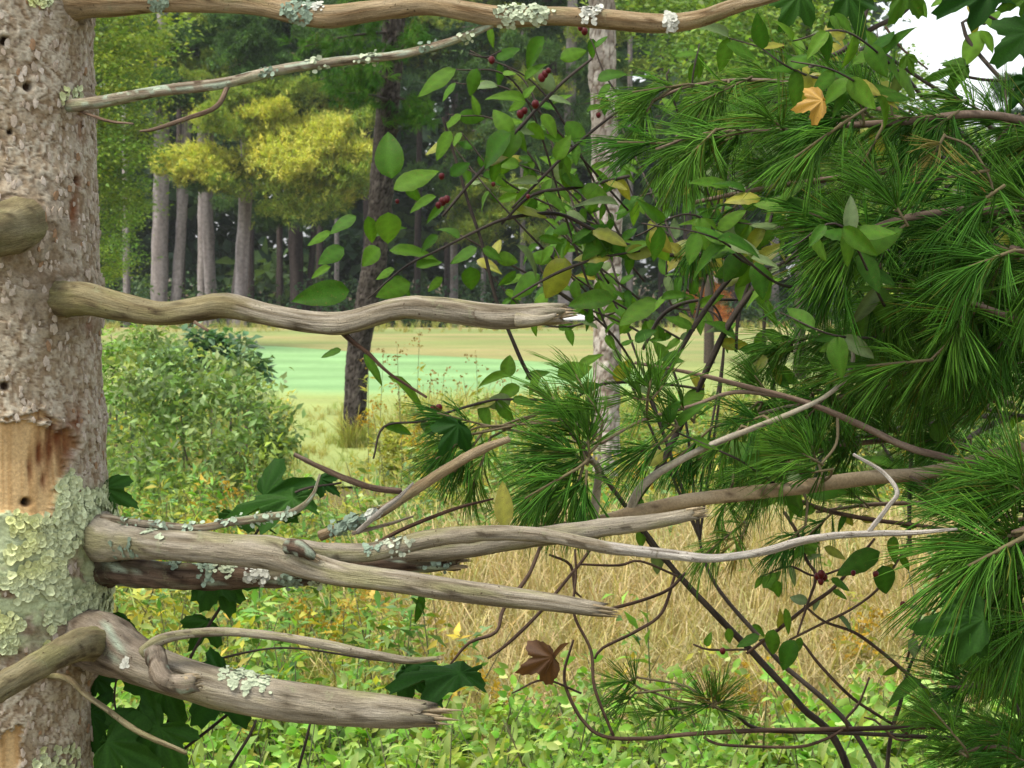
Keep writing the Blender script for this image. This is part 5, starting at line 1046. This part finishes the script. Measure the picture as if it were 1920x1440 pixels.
for x, y, a, s in [(900, 800, 200, 1.0), (905, 810, 235, 1.1), (900, 795, 165, 1.0), (920, 820, 250, 1.1), (880, 815, 215, 1.0)]:
    tuft(lb3, x, y, a, 3.25, s * 0.8)
for x, y, a, s in [(1490, 868, 175, 0.95), (1540, 870, 150, 0.9), (1480, 880, 205, 0.9), (1560, 880, 190, 0.9), (1530, 860, 110, 0.8), (1395, 980, 215, 0.8), (1400, 985, 245, 0.8), (1510, 985, 225, 0.75), (1270, 800, 160, 0.9), (1300, 790, 130, 0.9), (1240, 830, 200, 0.9), (1390, 800, 230, 0.9), (1430, 780, 200, 0.9)]:
    tuft(lb2, x, y, a, 3.05 + rnd.uniform(-.05, .08), s, rnd.choice((None, None, M_NEEDLEY)) if y > 970 else None, rnd.choice(TUFT_THIN + [None]))
o = pbough([(1900, 1390, 5, 3.6), (1600, 1375, 4, 3.6), (1430, 1368, 4, 3.55), (1380, 1340, 3.5, 3.5), (1340, 1325, 3, 3.5)], "stem", n=0)
for a in (60, 100, 140, 30, 190, 330): tuft(o, 1338, 1322, a, 3.48, 0.75, M_NEEDLEY if a == 100 else M_NEEDLE, TUFT_THIN[a % 2])
for x, y, a in [(1200, 1290, 150), (1195, 1270, 200), (1190, 1300, 230), (1250, 1330, 200), (1280, 1350, 160)]: tuft(o, x, y, a, 3.55, 0.8, None, TUFT_THIN[x % 2])

# more of the same pine: shaded sprays behind the stems, and boughs above
for pts, n in [([(1900, 760, 7, 3.6), (1750, 720, 6, 3.55), (1600, 740, 5, 3.5), (1450, 770, 4, 3.5), (1340, 800, 3, 3.5)], 14), ([(1950, 900, 7, 3.7), (1780, 830, 6, 3.65), (1620, 830, 5, 3.6), (1480, 860, 4, 3.6), (1350, 890, 3, 3.6)], 14),
               ([(1900, 640, 6, 3.6), (1750, 620, 5, 3.6), (1600, 620, 4, 3.6), (1480, 640, 3, 3.6)], 10), ([(1950, 1330, 6, 3.6), (1860, 1290, 5, 3.6), (1780, 1290, 4, 3.6)], 7), ([(2000, 1000, 6, 3.8), (1800, 950, 5, 3.8), (1650, 945, 4, 3.8), (1530, 960, 3, 3.8)], 7),
               ([(1960, 1430, 6, 3.4), (1870, 1400, 5, 3.4), (1800, 1410, 4, 3.4)], 6), ([(1900, 740, 5, 3.3), (1850, 690, 4, 3.3), (1820, 660, 3, 3.3)], 5)]:
    pbough(pts, n=n, spread=65, sc=(0.8, 1.05), t0=0.1)
for k in range(4):  # unseen boughs above the view, added to shade the needle mass below
    y = -260 - 90 * k; x1 = rnd.uniform(1350, 1800); dz = rnd.uniform(-0.7, 0.7)
    pbough([(2240, y + 60, 12, 3.4), (2050, y, 9, 3.4 + dz * .5), (1850, y - 20, 7, 3.4 + dz), (x1, y + 10, 4, 3.4 + dz * 1.4)], n=16, spread=70, t0=0.15)
# ------------------------------------------------------------------ leafy bush behind the pine boughs
bush2 = empty("leafy_bush", G(2140, 5.2), "tall leafy green bush half hidden behind the pine needle boughs", "bush")
for k in range(20):
    x1 = rnd.uniform(1180, 1880); y1 = rnd.uniform(-20, 480) if k < 15 else rnd.uniform(550, 860); d = rnd.uniform(4.0, 5.2) if k % 2 else rnd.uniform(2.85, 3.15)
    if not k % 2 and k < 15: x1 = rnd.uniform(1150, 1560); y1 = rnd.uniform(20, 520)
    nr = not k % 2; xj = rnd.uniform(150, 320); dk = d + (0.25 if nr else 0)
    pts = [gpx(rnd.uniform(2080, 2200), 5.2), (2080, 1100, 8, 5.1), (rnd.uniform(1920, 2040), (y1 + 500) / 2 + 150, 6, 5.0), ((1950 + x1) / 2, y1 + rnd.uniform(20, 120), 4, d + (1.2 if nr else 0)), (x1 + xj, y1 + rnd.uniform(10, 130), 3, dk), (x1 + xj * .5, y1 + rnd.uniform(-40, 60), 2.2, d), (x1, y1, 1.4, d)]
    branch(bush2, "stem", pts, "stem", segs=6, mat=M_TWIG)
    leaf_along(bush2, pts[3:] if k % 2 else pts[4:], 14, None, (0.05, 0.085) if k % 2 else (0.032, 0.06), [None] * 8 + [M_LEAFP, M_LEAFY])

# ------------------------------------------------------------------ thin-twigged shrub with small leaves, farther back
bush3 = empty("thicket_shrub", G(1800, 4.6), "thin-twigged shrub with many small green leaves tangled behind the berry twigs", "shrub")
for k in range(24):
    x1 = rnd.uniform(830, 1330); y1 = rnd.uniform(20, 520); d = rnd.uniform(4.2, 5.0); xm = 1330 + (x1 - 1330) * 0.5 + rnd.uniform(-40, 60)
    pts = [gpx(1800, 4.6), (1640, 1440, 5, 4.6), (1440, 1215, 5, 4.6)] if k == 0 else []
    mid = (xm + 60 + rnd.uniform(-60, 60), (y1 + 900) / 2 - 60 + rnd.uniform(-80, 80), 2.4, (d + 4.6) / 2)
    pts += ([(1312, 1010, 3, 4.6)] if k % 4 == 0 else []) + [mid, ((xm + x1) / 2 + rnd.uniform(-30, 30), y1 + rnd.uniform(20, 130), 2, d), (x1, y1, 1.2, d)]
    branch(bush3, "stem", pts, "stem", segs=5, mat=M_TWIG)
    leaf_along(bush3, pts[-3:], 11, None, (0.028, 0.052), [None] * 9 + [M_LEAFP, M_LEAFY])
# ------------------------------------------------------------------ meadow: dry grass, weeds, bushes, goldenrod
def grass_clump(seed, n, h, bend, w, cols):
    r = np.random.default_rng(seed); acc = Acc()
    for i in range(n):
        a = r.random() * 6.28; l = h * r.uniform(0.55, 1.1); b = bend * r.uniform(0.2, 1.3); p = np.array([r.normal(0, .03), r.normal(0, .03), 0])
        d = np.array([math.cos(a), math.sin(a), 0]); s = np.array([-d[1], d[0], 0]) * w * 0.5
        a2 = r.random() * 6.28; s = np.array([math.cos(a2), math.sin(a2), 0]) * w * 0.5
        pts = [p, p + d * b * l * 0.22 + [0, 0, l * 0.5], p + d * b * l * 0.65 + [0, 0, l * 0.85], p + d * b * l * 1.1 + [0, 0, l * (0.98 - 0.25 * b)]]
        V = [pts[0] - s, pts[0] + s, pts[1] - s, pts[1] + s, pts[2] - s * .7, pts[2] + s * .7, pts[3]]
        acc.add(np.array(V), [np.array([[0, 1, 3, 2], [2, 3, 5, 4]]), np.array([[4, 5, 6]])], vary(cols, 1, seed * 100 + i, 0.2)[0])
    return acc.arrays()
def weed(seed, h, nl, L, cols, flower=None, w=0.35, up=0.5, fine=False):
    r = np.random.default_rng(seed); acc = Acc()
    V, f, *_ = tube(np.array([[0, 0, 0, 0.004], [r.normal(0, .03), r.normal(0, .03), h * .5, 0.003], [r.normal(0, .06), r.normal(0, .06), h, 0.0015]]), 3, h / 3)
    acc.add(V, f, (0.12, 0.13, 0.05))
    t = r.random(nl) ** 0.7; a = r.random(nl) * 6.28; o = np.stack([np.cos(a), np.sin(a), 0.25 + 0 * a], 1)
    leaves_at(acc, np.stack([0 * t, 0 * t, t * h], 1) + o * 0.01 + r.normal(0, 0.35 * L, (nl, 3)) * [1, 1, .5], L, vary(cols, nl, seed + 3, 0.3), w, up, o * 1.5, seed + 4, fine=fine)
    if flower is not None:
        n = 40; p = r.normal(0, 1, (n, 3)) * [0.035, 0.035, 0.05] + [0, 0, h * 1.02]; leaves_at(acc, p, 0.018, vary(flower, n, seed + 6, 0.2), 0.7, 0.4, seed=seed + 7)
    return acc.arrays()
TAN = [(0.5, 0.4, 0.2), (0.6, 0.5, 0.29), (0.42, 0.34, 0.15), (0.42, 0.41, 0.14)]
OLIVE = [(0.32, 0.34, 0.08), (0.44, 0.38, 0.12), (0.2, 0.27, 0.055)]
WG = [(0.12, 0.3, 0.035), (0.21, 0.4, 0.05), (0.3, 0.46, 0.08), (0.07, 0.18, 0.03)]
WY = [(0.33, 0.4, 0.07), (0.44, 0.44, 0.08), (0.2, 0.29, 0.05), (0.55, 0.42, 0.06)]
PALEG = [(0.12, 0.3, 0.045), (0.2, 0.4, 0.075), (0.4, 0.54, 0.24), (0.06, 0.17, 0.03), (0.26, 0.4, 0.045)]
FLW = [(0.5, 0.34, 0.03), (0.42, 0.26, 0.03)]
TG = [grass_clump(i, 26, 0.5, b, 0.0045, TAN) for i, b in enumerate((0.25, 0.5, 0.8, 0.4))]
OG = [grass_clump(20 + i, 22, 0.5, b, 0.006, OLIVE) for i, b in enumerate((0.3, 0.6, 0.9))]
def field(n, d0, d1, x0, x1, seed, pw=1.0):
    r = np.random.default_rng(seed); d = (d0 ** pw + (d1 ** pw - d0 ** pw) * r.random(n)) ** (1 / pw); px = r.uniform(x0, x1, n)
    return np.stack([(px - 960) / F * d, d, 0 * d], 1), px, d, r
def stamp(acc, tpls, pos, r, sc, zs=None, tint=0.2):
    which = r.integers(0, len(tpls), len(pos))
    for i, t in enumerate(tpls):
        m = which == i; k = int(m.sum())
        if not k: continue
        s = sc[m] if np.ndim(sc) else np.full(k, sc); s = s * r.uniform(0.75, 1.25, k); z = s * (zs[m] if zs is not None else 1)
        scatter(acc, t, pos[m], r.random(k) * 6.28, np.stack([s, s, z], 1), r.normal(0, 0.12, (k, 2)), 1 + tint * (r.random((k, 3)) - 0.5) * [1, 0.8, 1])
# dry grass
acc = Acc(); pos, px, d, r = field(3600, 6.9, 10.8, 640, 2150, 1)
dens = fbm(np.stack([pos[:, 0] * 1.3, pos[:, 1] * 0.8, 0 * d], 1), 3, 61); keep = r.random(len(d)) < np.clip(sstep(640, 960, px) * (0.5 + dens) * sstep(6.7, 7.6, d + (dens - .5)), 0.05, 1)
pos, d, px = pos[keep], d[keep], px[keep]
stamp(acc, TG, pos, r, np.full(len(pos), 1.0), 0.45 + 0.6 * sstep(6.8, 9.5, d))
o = put("dry_grass", acc.mesh("dry_grass", M_GRASS)); tag(o, "tall dry tan grass filling the open meadow", "grass", kind="stuff")
# greener weeds, mixed grass and low leaves
acc = Acc(); pos, px, d, r = field(3600, 7.0, 26, 100, 2000, 2, 1.4)
keep = r.random(len(d)) < np.where((px > 850) & (d < 9.8), 0.10, 0.95); keep &= ~((d > 22) & (r.random(len(d)) < 0.5)); keep &= ~((d > 13.5) & (px > 530) & (px < 730))
pos, d, px = pos[keep], d[keep], px[keep]
stamp(acc, OG, pos, r, np.full(len(pos), 0.9), 0.75 + 0.2 * r.random(len(pos)), 0.4)
o = put("meadow_grass", acc.mesh("meadow_grass", M_GRASS)); tag(o, "olive green and yellow mixed grass between the weeds", "grass", kind="stuff")
WT = [weed(i, h, nl, L, c) for i, (h, nl, L, c) in enumerate([(0.5, 34, 0.055, WG), (0.42, 30, 0.06, WY), (0.6, 40, 0.05, PALEG), (0.35, 26, 0.07, WG), (0.55, 36, 0.05, WY), (0.48, 34, 0.055, PALEG)])]
acc = Acc(); pos, px, d, r = field(2600, 6.6, 21, 120, 1950, 3, 1.3)
keep = r.random(len(d)) < np.where(px > 820, np.where(d < 9.6, 0.07, 0.95), 0.95); keep &= ~((d > 16) & (px > 520) & (px < 900) & (r.random(len(d)) < 0.7)); keep &= ~((d > 13) & (px > 530) & (px < 730))
pos, d, px = pos[keep], d[keep], px[keep]
stamp(acc, WT, pos, r, np.full(len(pos), 0.95), 0.75 + 0.35 * r.random(len(pos)), 0.4)
o = put("meadow_weeds", acc.mesh("meadow_weeds", M_FOL)); tag(o, "low leafy green and yellow weeds covering the meadow", "weeds", kind="stuff")
acc = Acc(); pos, px, d, r = field(1150, 5.0, 7.1, 60, 1990, 4)
LG = [(0.15, 0.37, 0.03), (0.24, 0.48, 0.045), (0.08, 0.23, 0.022), (0.34, 0.53, 0.08), (0.44, 0.56, 0.2), (0.46, 0.5, 0.09)]
stamp(acc, [weed(40 + i, h, nl, L, LG, None, w, 0.45, True) for i, (h, nl, L, w) in enumerate([(0.3, 26, 0.042, .6), (0.22, 18, 0.06, .65), (0.38, 30, 0.036, .5), (0.3, 24, 0.05, .3)])], pos, r, np.full(len(pos), 0.95), None, 0.3)
o = put("ground_cover", acc.mesh("ground_cover", M_FOL)); tag(o, "bright green round-leaved ground cover in front of the dry grass", "ground cover", kind="stuff")

def shrub_thing(name, px, d, label, blobs, L, cols, seed, cat="bush", group=None, w=0.42, up=0.6):
    b = G(px, d); root = empty(name, b, label, cat, group); r = np.random.default_rng(seed); acc = Acc()
    for x, y, rx, ry, n, dd in blobs:
        c = P(x, y, d + dd); m = max(8, n // 40); cc = r.normal(size=(m, 3)); cc /= np.linalg.norm(cc, axis=1)[:, None]; cc *= (0.35 + 0.65 * r.random((m, 1)))
        sc = np.array([rx, (rx + ry) / 2, ry]) * d / F; cc = c + cc * sc; k = r.integers(0, m, n)
        off = r.normal(size=(n, 3)) * sc * 0.2
        pz = cc[k] + off; pz[:, 2] = np.maximum(pz[:, 2], 0.03)
        leaves_at(acc, pz, L, vary(cols, m, seed + 1, 0.3)[k] * (0.7 + 0.6 * r.random((n, 1))), w, up, off / sc, seed + 2)
    put("foliage", acc.mesh("foliage", M_FOL), root, kind="stuff")
    for k in range(6):
        x, y, rx, ry, n, dd = blobs[k % len(blobs)]; e = P(x + r.normal(0, rx * .4), y + r.normal(0, ry * .3), d + dd); s0 = b + [r.normal(0, .08), r.normal(0, .08), -0.02]
        V, f, *_ = tube(np.array([[*s0, 0.012], [*(s0 * .45 + e * .55 + [r.normal(0, .05), 0, 0.05]), 0.008], [*e, 0.003]]), 6, 0.1)
        put_local("stem", V, f, M_TWIG, root, np.full((len(V), 3), (0.14, 0.12, 0.09)))
    return root
shrub_thing("leafy_shrub", 330, 14, "rounded pale-leaved shrub growing beside the scaly trunk at the edge of the green", [(300, 720, 110, 80, 900, 0), (400, 790, 120, 95, 1000, -.2), (250, 850, 90, 110, 1000, 0), (470, 850, 85, 75, 600, -.3), (330, 930, 130, 80, 1000, -.4), (520, 830, 60, 65, 330, -.1), (430, 730, 95, 75, 560, .1), (300, 660, 90, 50, 380, .1)], 0.062, PALEG + [(0.5, 0.55, 0.34), (0.06, 0.13, 0.035), (0.4, 0.42, 0.07)], 300, up=0.45)
shrub_thing("glossy_sapling", 430, 15, "darker sapling with larger glossy leaves rising above the pale shrub", [(430, 660, 60, 35, 170, 0), (370, 650, 45, 30, 120, 0), (480, 690, 30, 40, 90, 0), (340, 690, 60, 40, 160, 0)], 0.11, [(0.07, 0.17, 0.075), (0.1, 0.22, 0.1), (0.25, 0.34, 0.25)], 310, "sapling")
shrub_thing("leafy_shrub", 220, 17, "small shrub squeezed between the scaly trunk and the pale-leaved shrub", [(235, 650, 60, 40, 700, 0), (215, 720, 50, 70, 700, 0)], 0.06, WG, 320)
shrub_thing("leafy_shrub", 1780, 17, "broad pale green shrub under the hanging pine needles", [(1700, 760, 90, 60, 900, 0), (1850, 740, 110, 80, 1300, 0), (1780, 830, 130, 70, 1300, -.3), (1920, 830, 90, 90, 900, 0)], 0.06, PALEG, 330)
shrub_thing("leafy_shrub", 1560, 19, "low yellowish green shrub right of the pale tree at the meadow edge", [(1520, 790, 90, 50, 800, 0), (1620, 800, 90, 60, 900, 0), (1450, 830, 70, 40, 500, 0)], 0.055, [(0.12, 0.2, 0.05), (0.2, 0.26, 0.06), (0.09, 0.15, 0.04)], 340)
shrub_thing("leafy_shrub", 1250, 17, "thin yellow-green shrub at the foot of the pale tree", [(1240, 850, 80, 60, 700, 0), (1330, 880, 80, 60, 600, -.2), (1190, 900, 60, 50, 400, -.2)], 0.05, WY, 350)
shrub_thing("weedy_shrub", 770, 16, "loose weedy shrub between the dark trunk and the pale trunk", [(760, 830, 70, 50, 500, 0), (850, 860, 90, 50, 600, -.2), (760, 880, 60, 40, 350, -.3)], 0.05, WY, 360)

shrub_thing("weedy_shrub", 1000, 17, "loose weedy shrub left of the pale trunk in front of the putting green", [(960, 790, 70, 45, 350, 0), (1040, 780, 60, 50, 350, -.2), (900, 820, 60, 40, 300, -.3), (1000, 850, 90, 50, 500, -.4)], 0.045, WY, 370)
# short tufts in the mown approach
acc = Acc(); pos, px, d, r = field(750, 16.5, 27, 420, 1250, 19); pos[:, 2] = 0.015; stamp(acc, OG, pos, r, np.full(len(pos), 0.5), 0.25 + 0.35 * r.random(len(pos)), 0.3)
pos, px, d, r = field(60, 20.7, 21.3, 640, 690, 20); pos[:, 2] = 0.01; stamp(acc, OG, pos, r, np.full(len(pos), 0.8), 0.4 + 0.5 * r.random(len(pos)), 0.3)
o = put("approach_grass", acc.mesh("approach_grass", M_GRASS)); tag(o, "short uneven grass tufts on the mown strip before the putting green", "grass", kind="stuff")
# longer grass on the crest of the rough
acc = Acc(); pos, px, d, r = field(650, 56, 62.4, -300, 2300, 9); pos[:, 2] = terrain(d); stamp(acc, OG + TG[:1], pos, r, np.full(len(pos), 0.8), 0.35 + 0.5 * r.random(len(pos)), 0.3)
o = put("crest_grass", acc.mesh("crest_grass", M_GRASS)); tag(o, "longer uneven grass along the crest of the rough before the wood", "grass", kind="stuff")
# goldenrod and wispy tall weeds
def plume(px, d, h, label, name, kind, seed, group):
    b = G(px, d); root = empty(name, b, label, "plant", group); r = np.random.default_rng(seed)
    tip = b + [r.normal(0, .05), r.normal(0, .05), h]; mid_ = (b + tip) / 2 + [r.normal(0, .03), 0, 0]
    V, f, *_ = tube(np.array([[*(b - [0, 0, .02]), 0.004], [*mid_, 0.003], [*tip, 0.0015]]), 4, 0.08); put_local("stem", V, f, M_TWIG, root, np.full((len(V), 3), (0.15, 0.16, 0.06)))
    acc = Acc(); n = 26; t = 0.15 + 0.7 * r.random(n); p = b + (tip - b) * t[:, None]; a = r.random(n) * 6.28; leaves_at(acc, p, 0.075, vary(WY if kind else WG, n, seed, .2), 0.25, 0.4, np.stack([np.cos(a), np.sin(a), 0.3 + 0 * a], 1) * 2, seed + 1)
    put("foliage", acc.mesh("foliage", M_FOL), root, kind="stuff")
    acc = Acc(); n = 110 if kind == 1 else 26; k = r.integers(0, 7, n); a = k * 0.9 + seed; t = r.random(n)
    p = tip + np.stack([np.cos(a) * t * 0.09, np.sin(a) * t * 0.09, 0.02 - k * 0.022 + 0.02 * t - 0.03 * t * t], 1) + r.normal(0, .006, (n, 3))
    leaves_at(acc, p, 0.017 if kind == 1 else 0.022, vary(FLW if kind == 1 else [(0.25, 0.15, 0.05), (0.3, 0.22, 0.06)], n, seed + 2, .25), 0.7, 0.4, seed=seed + 3)
    put("flower_head", acc.mesh("flower_head", M_FOL), root, kind="stuff")
for i, (px, d, h) in enumerate([(590, 8.2, 0.42), (660, 7.9, 0.45), (690, 8.6, 0.5), (730, 8.4, 0.55), (620, 9.5, 0.5), (860, 7.4, 0.35), (880, 7.3, 0.3), (1600, 7.9, 0.4), (1640, 8.0, 0.42), (1420, 7.6, 0.3), (470, 10, 0.5), (540, 10.5, 0.6), (440, 11, 0.6), (760, 12.5, .8), (720, 13, .85), (800, 12, .75), (1200, 12, .6), (1260, 12.4, .6), (1320, 11.5, .5), (1750, 10.5, .6), (1700, 11, .65), (300, 9.5, .45), (350, 10, .5)]):
    plume(px, d, h, "goldenrod with a small yellow flower plume among the meadow weeds", "goldenrod", 1, 400 + i, "goldenrod plants in the meadow")
for i, (px, d, h) in enumerate([(710, 16, 1.05), (760, 15.5, 1.1), (785, 16, 1.2), (830, 15, .95), (870, 15.5, .9), (925, 15, .9), (745, 14, .9), (960, 16, .95), (1020, 15, .85), (690, 17, 1.0), (800, 14.5, .95), (900, 16.5, 1.0)]):
    plume(px, d, h, "wispy tall weed with brown seed heads against the putting green", "tall_weed", 2, 500 + i, "wispy weeds in front of the putting green")

# ------------------------------------------------------------------ thin summer air
def haze():
    import bmesh
    bm = bmesh.new(); bmesh.ops.create_cube(bm, size=1)
    for v in bm.verts: v.co = Vector((v.co.x * 2600, v.co.y * 1750 + 825, v.co.z * 36 + 14))
    me = bpy.data.meshes.new("haze"); bm.to_mesh(me); bm.free()
    m = bpy.data.materials.new("haze"); m.use_nodes = True; t = m.node_tree; t.nodes.clear()
    o = t.nodes.new("ShaderNodeOutputMaterial"); p = t.nodes.new("ShaderNodeVolumePrincipled")
    p.inputs["Color"].default_value = (0.86, 0.9, 0.92, 1); p.inputs["Density"].default_value = 0.0003; p.inputs["Anisotropy"].default_value = 0.2
    t.links.new(p.outputs[0], o.inputs["Volume"]); me.materials.append(m)
    ob = put("haze", me); tag(ob, "thin pale haze in the air over the whole meadow and wood", "haze", kind="stuff")
haze()
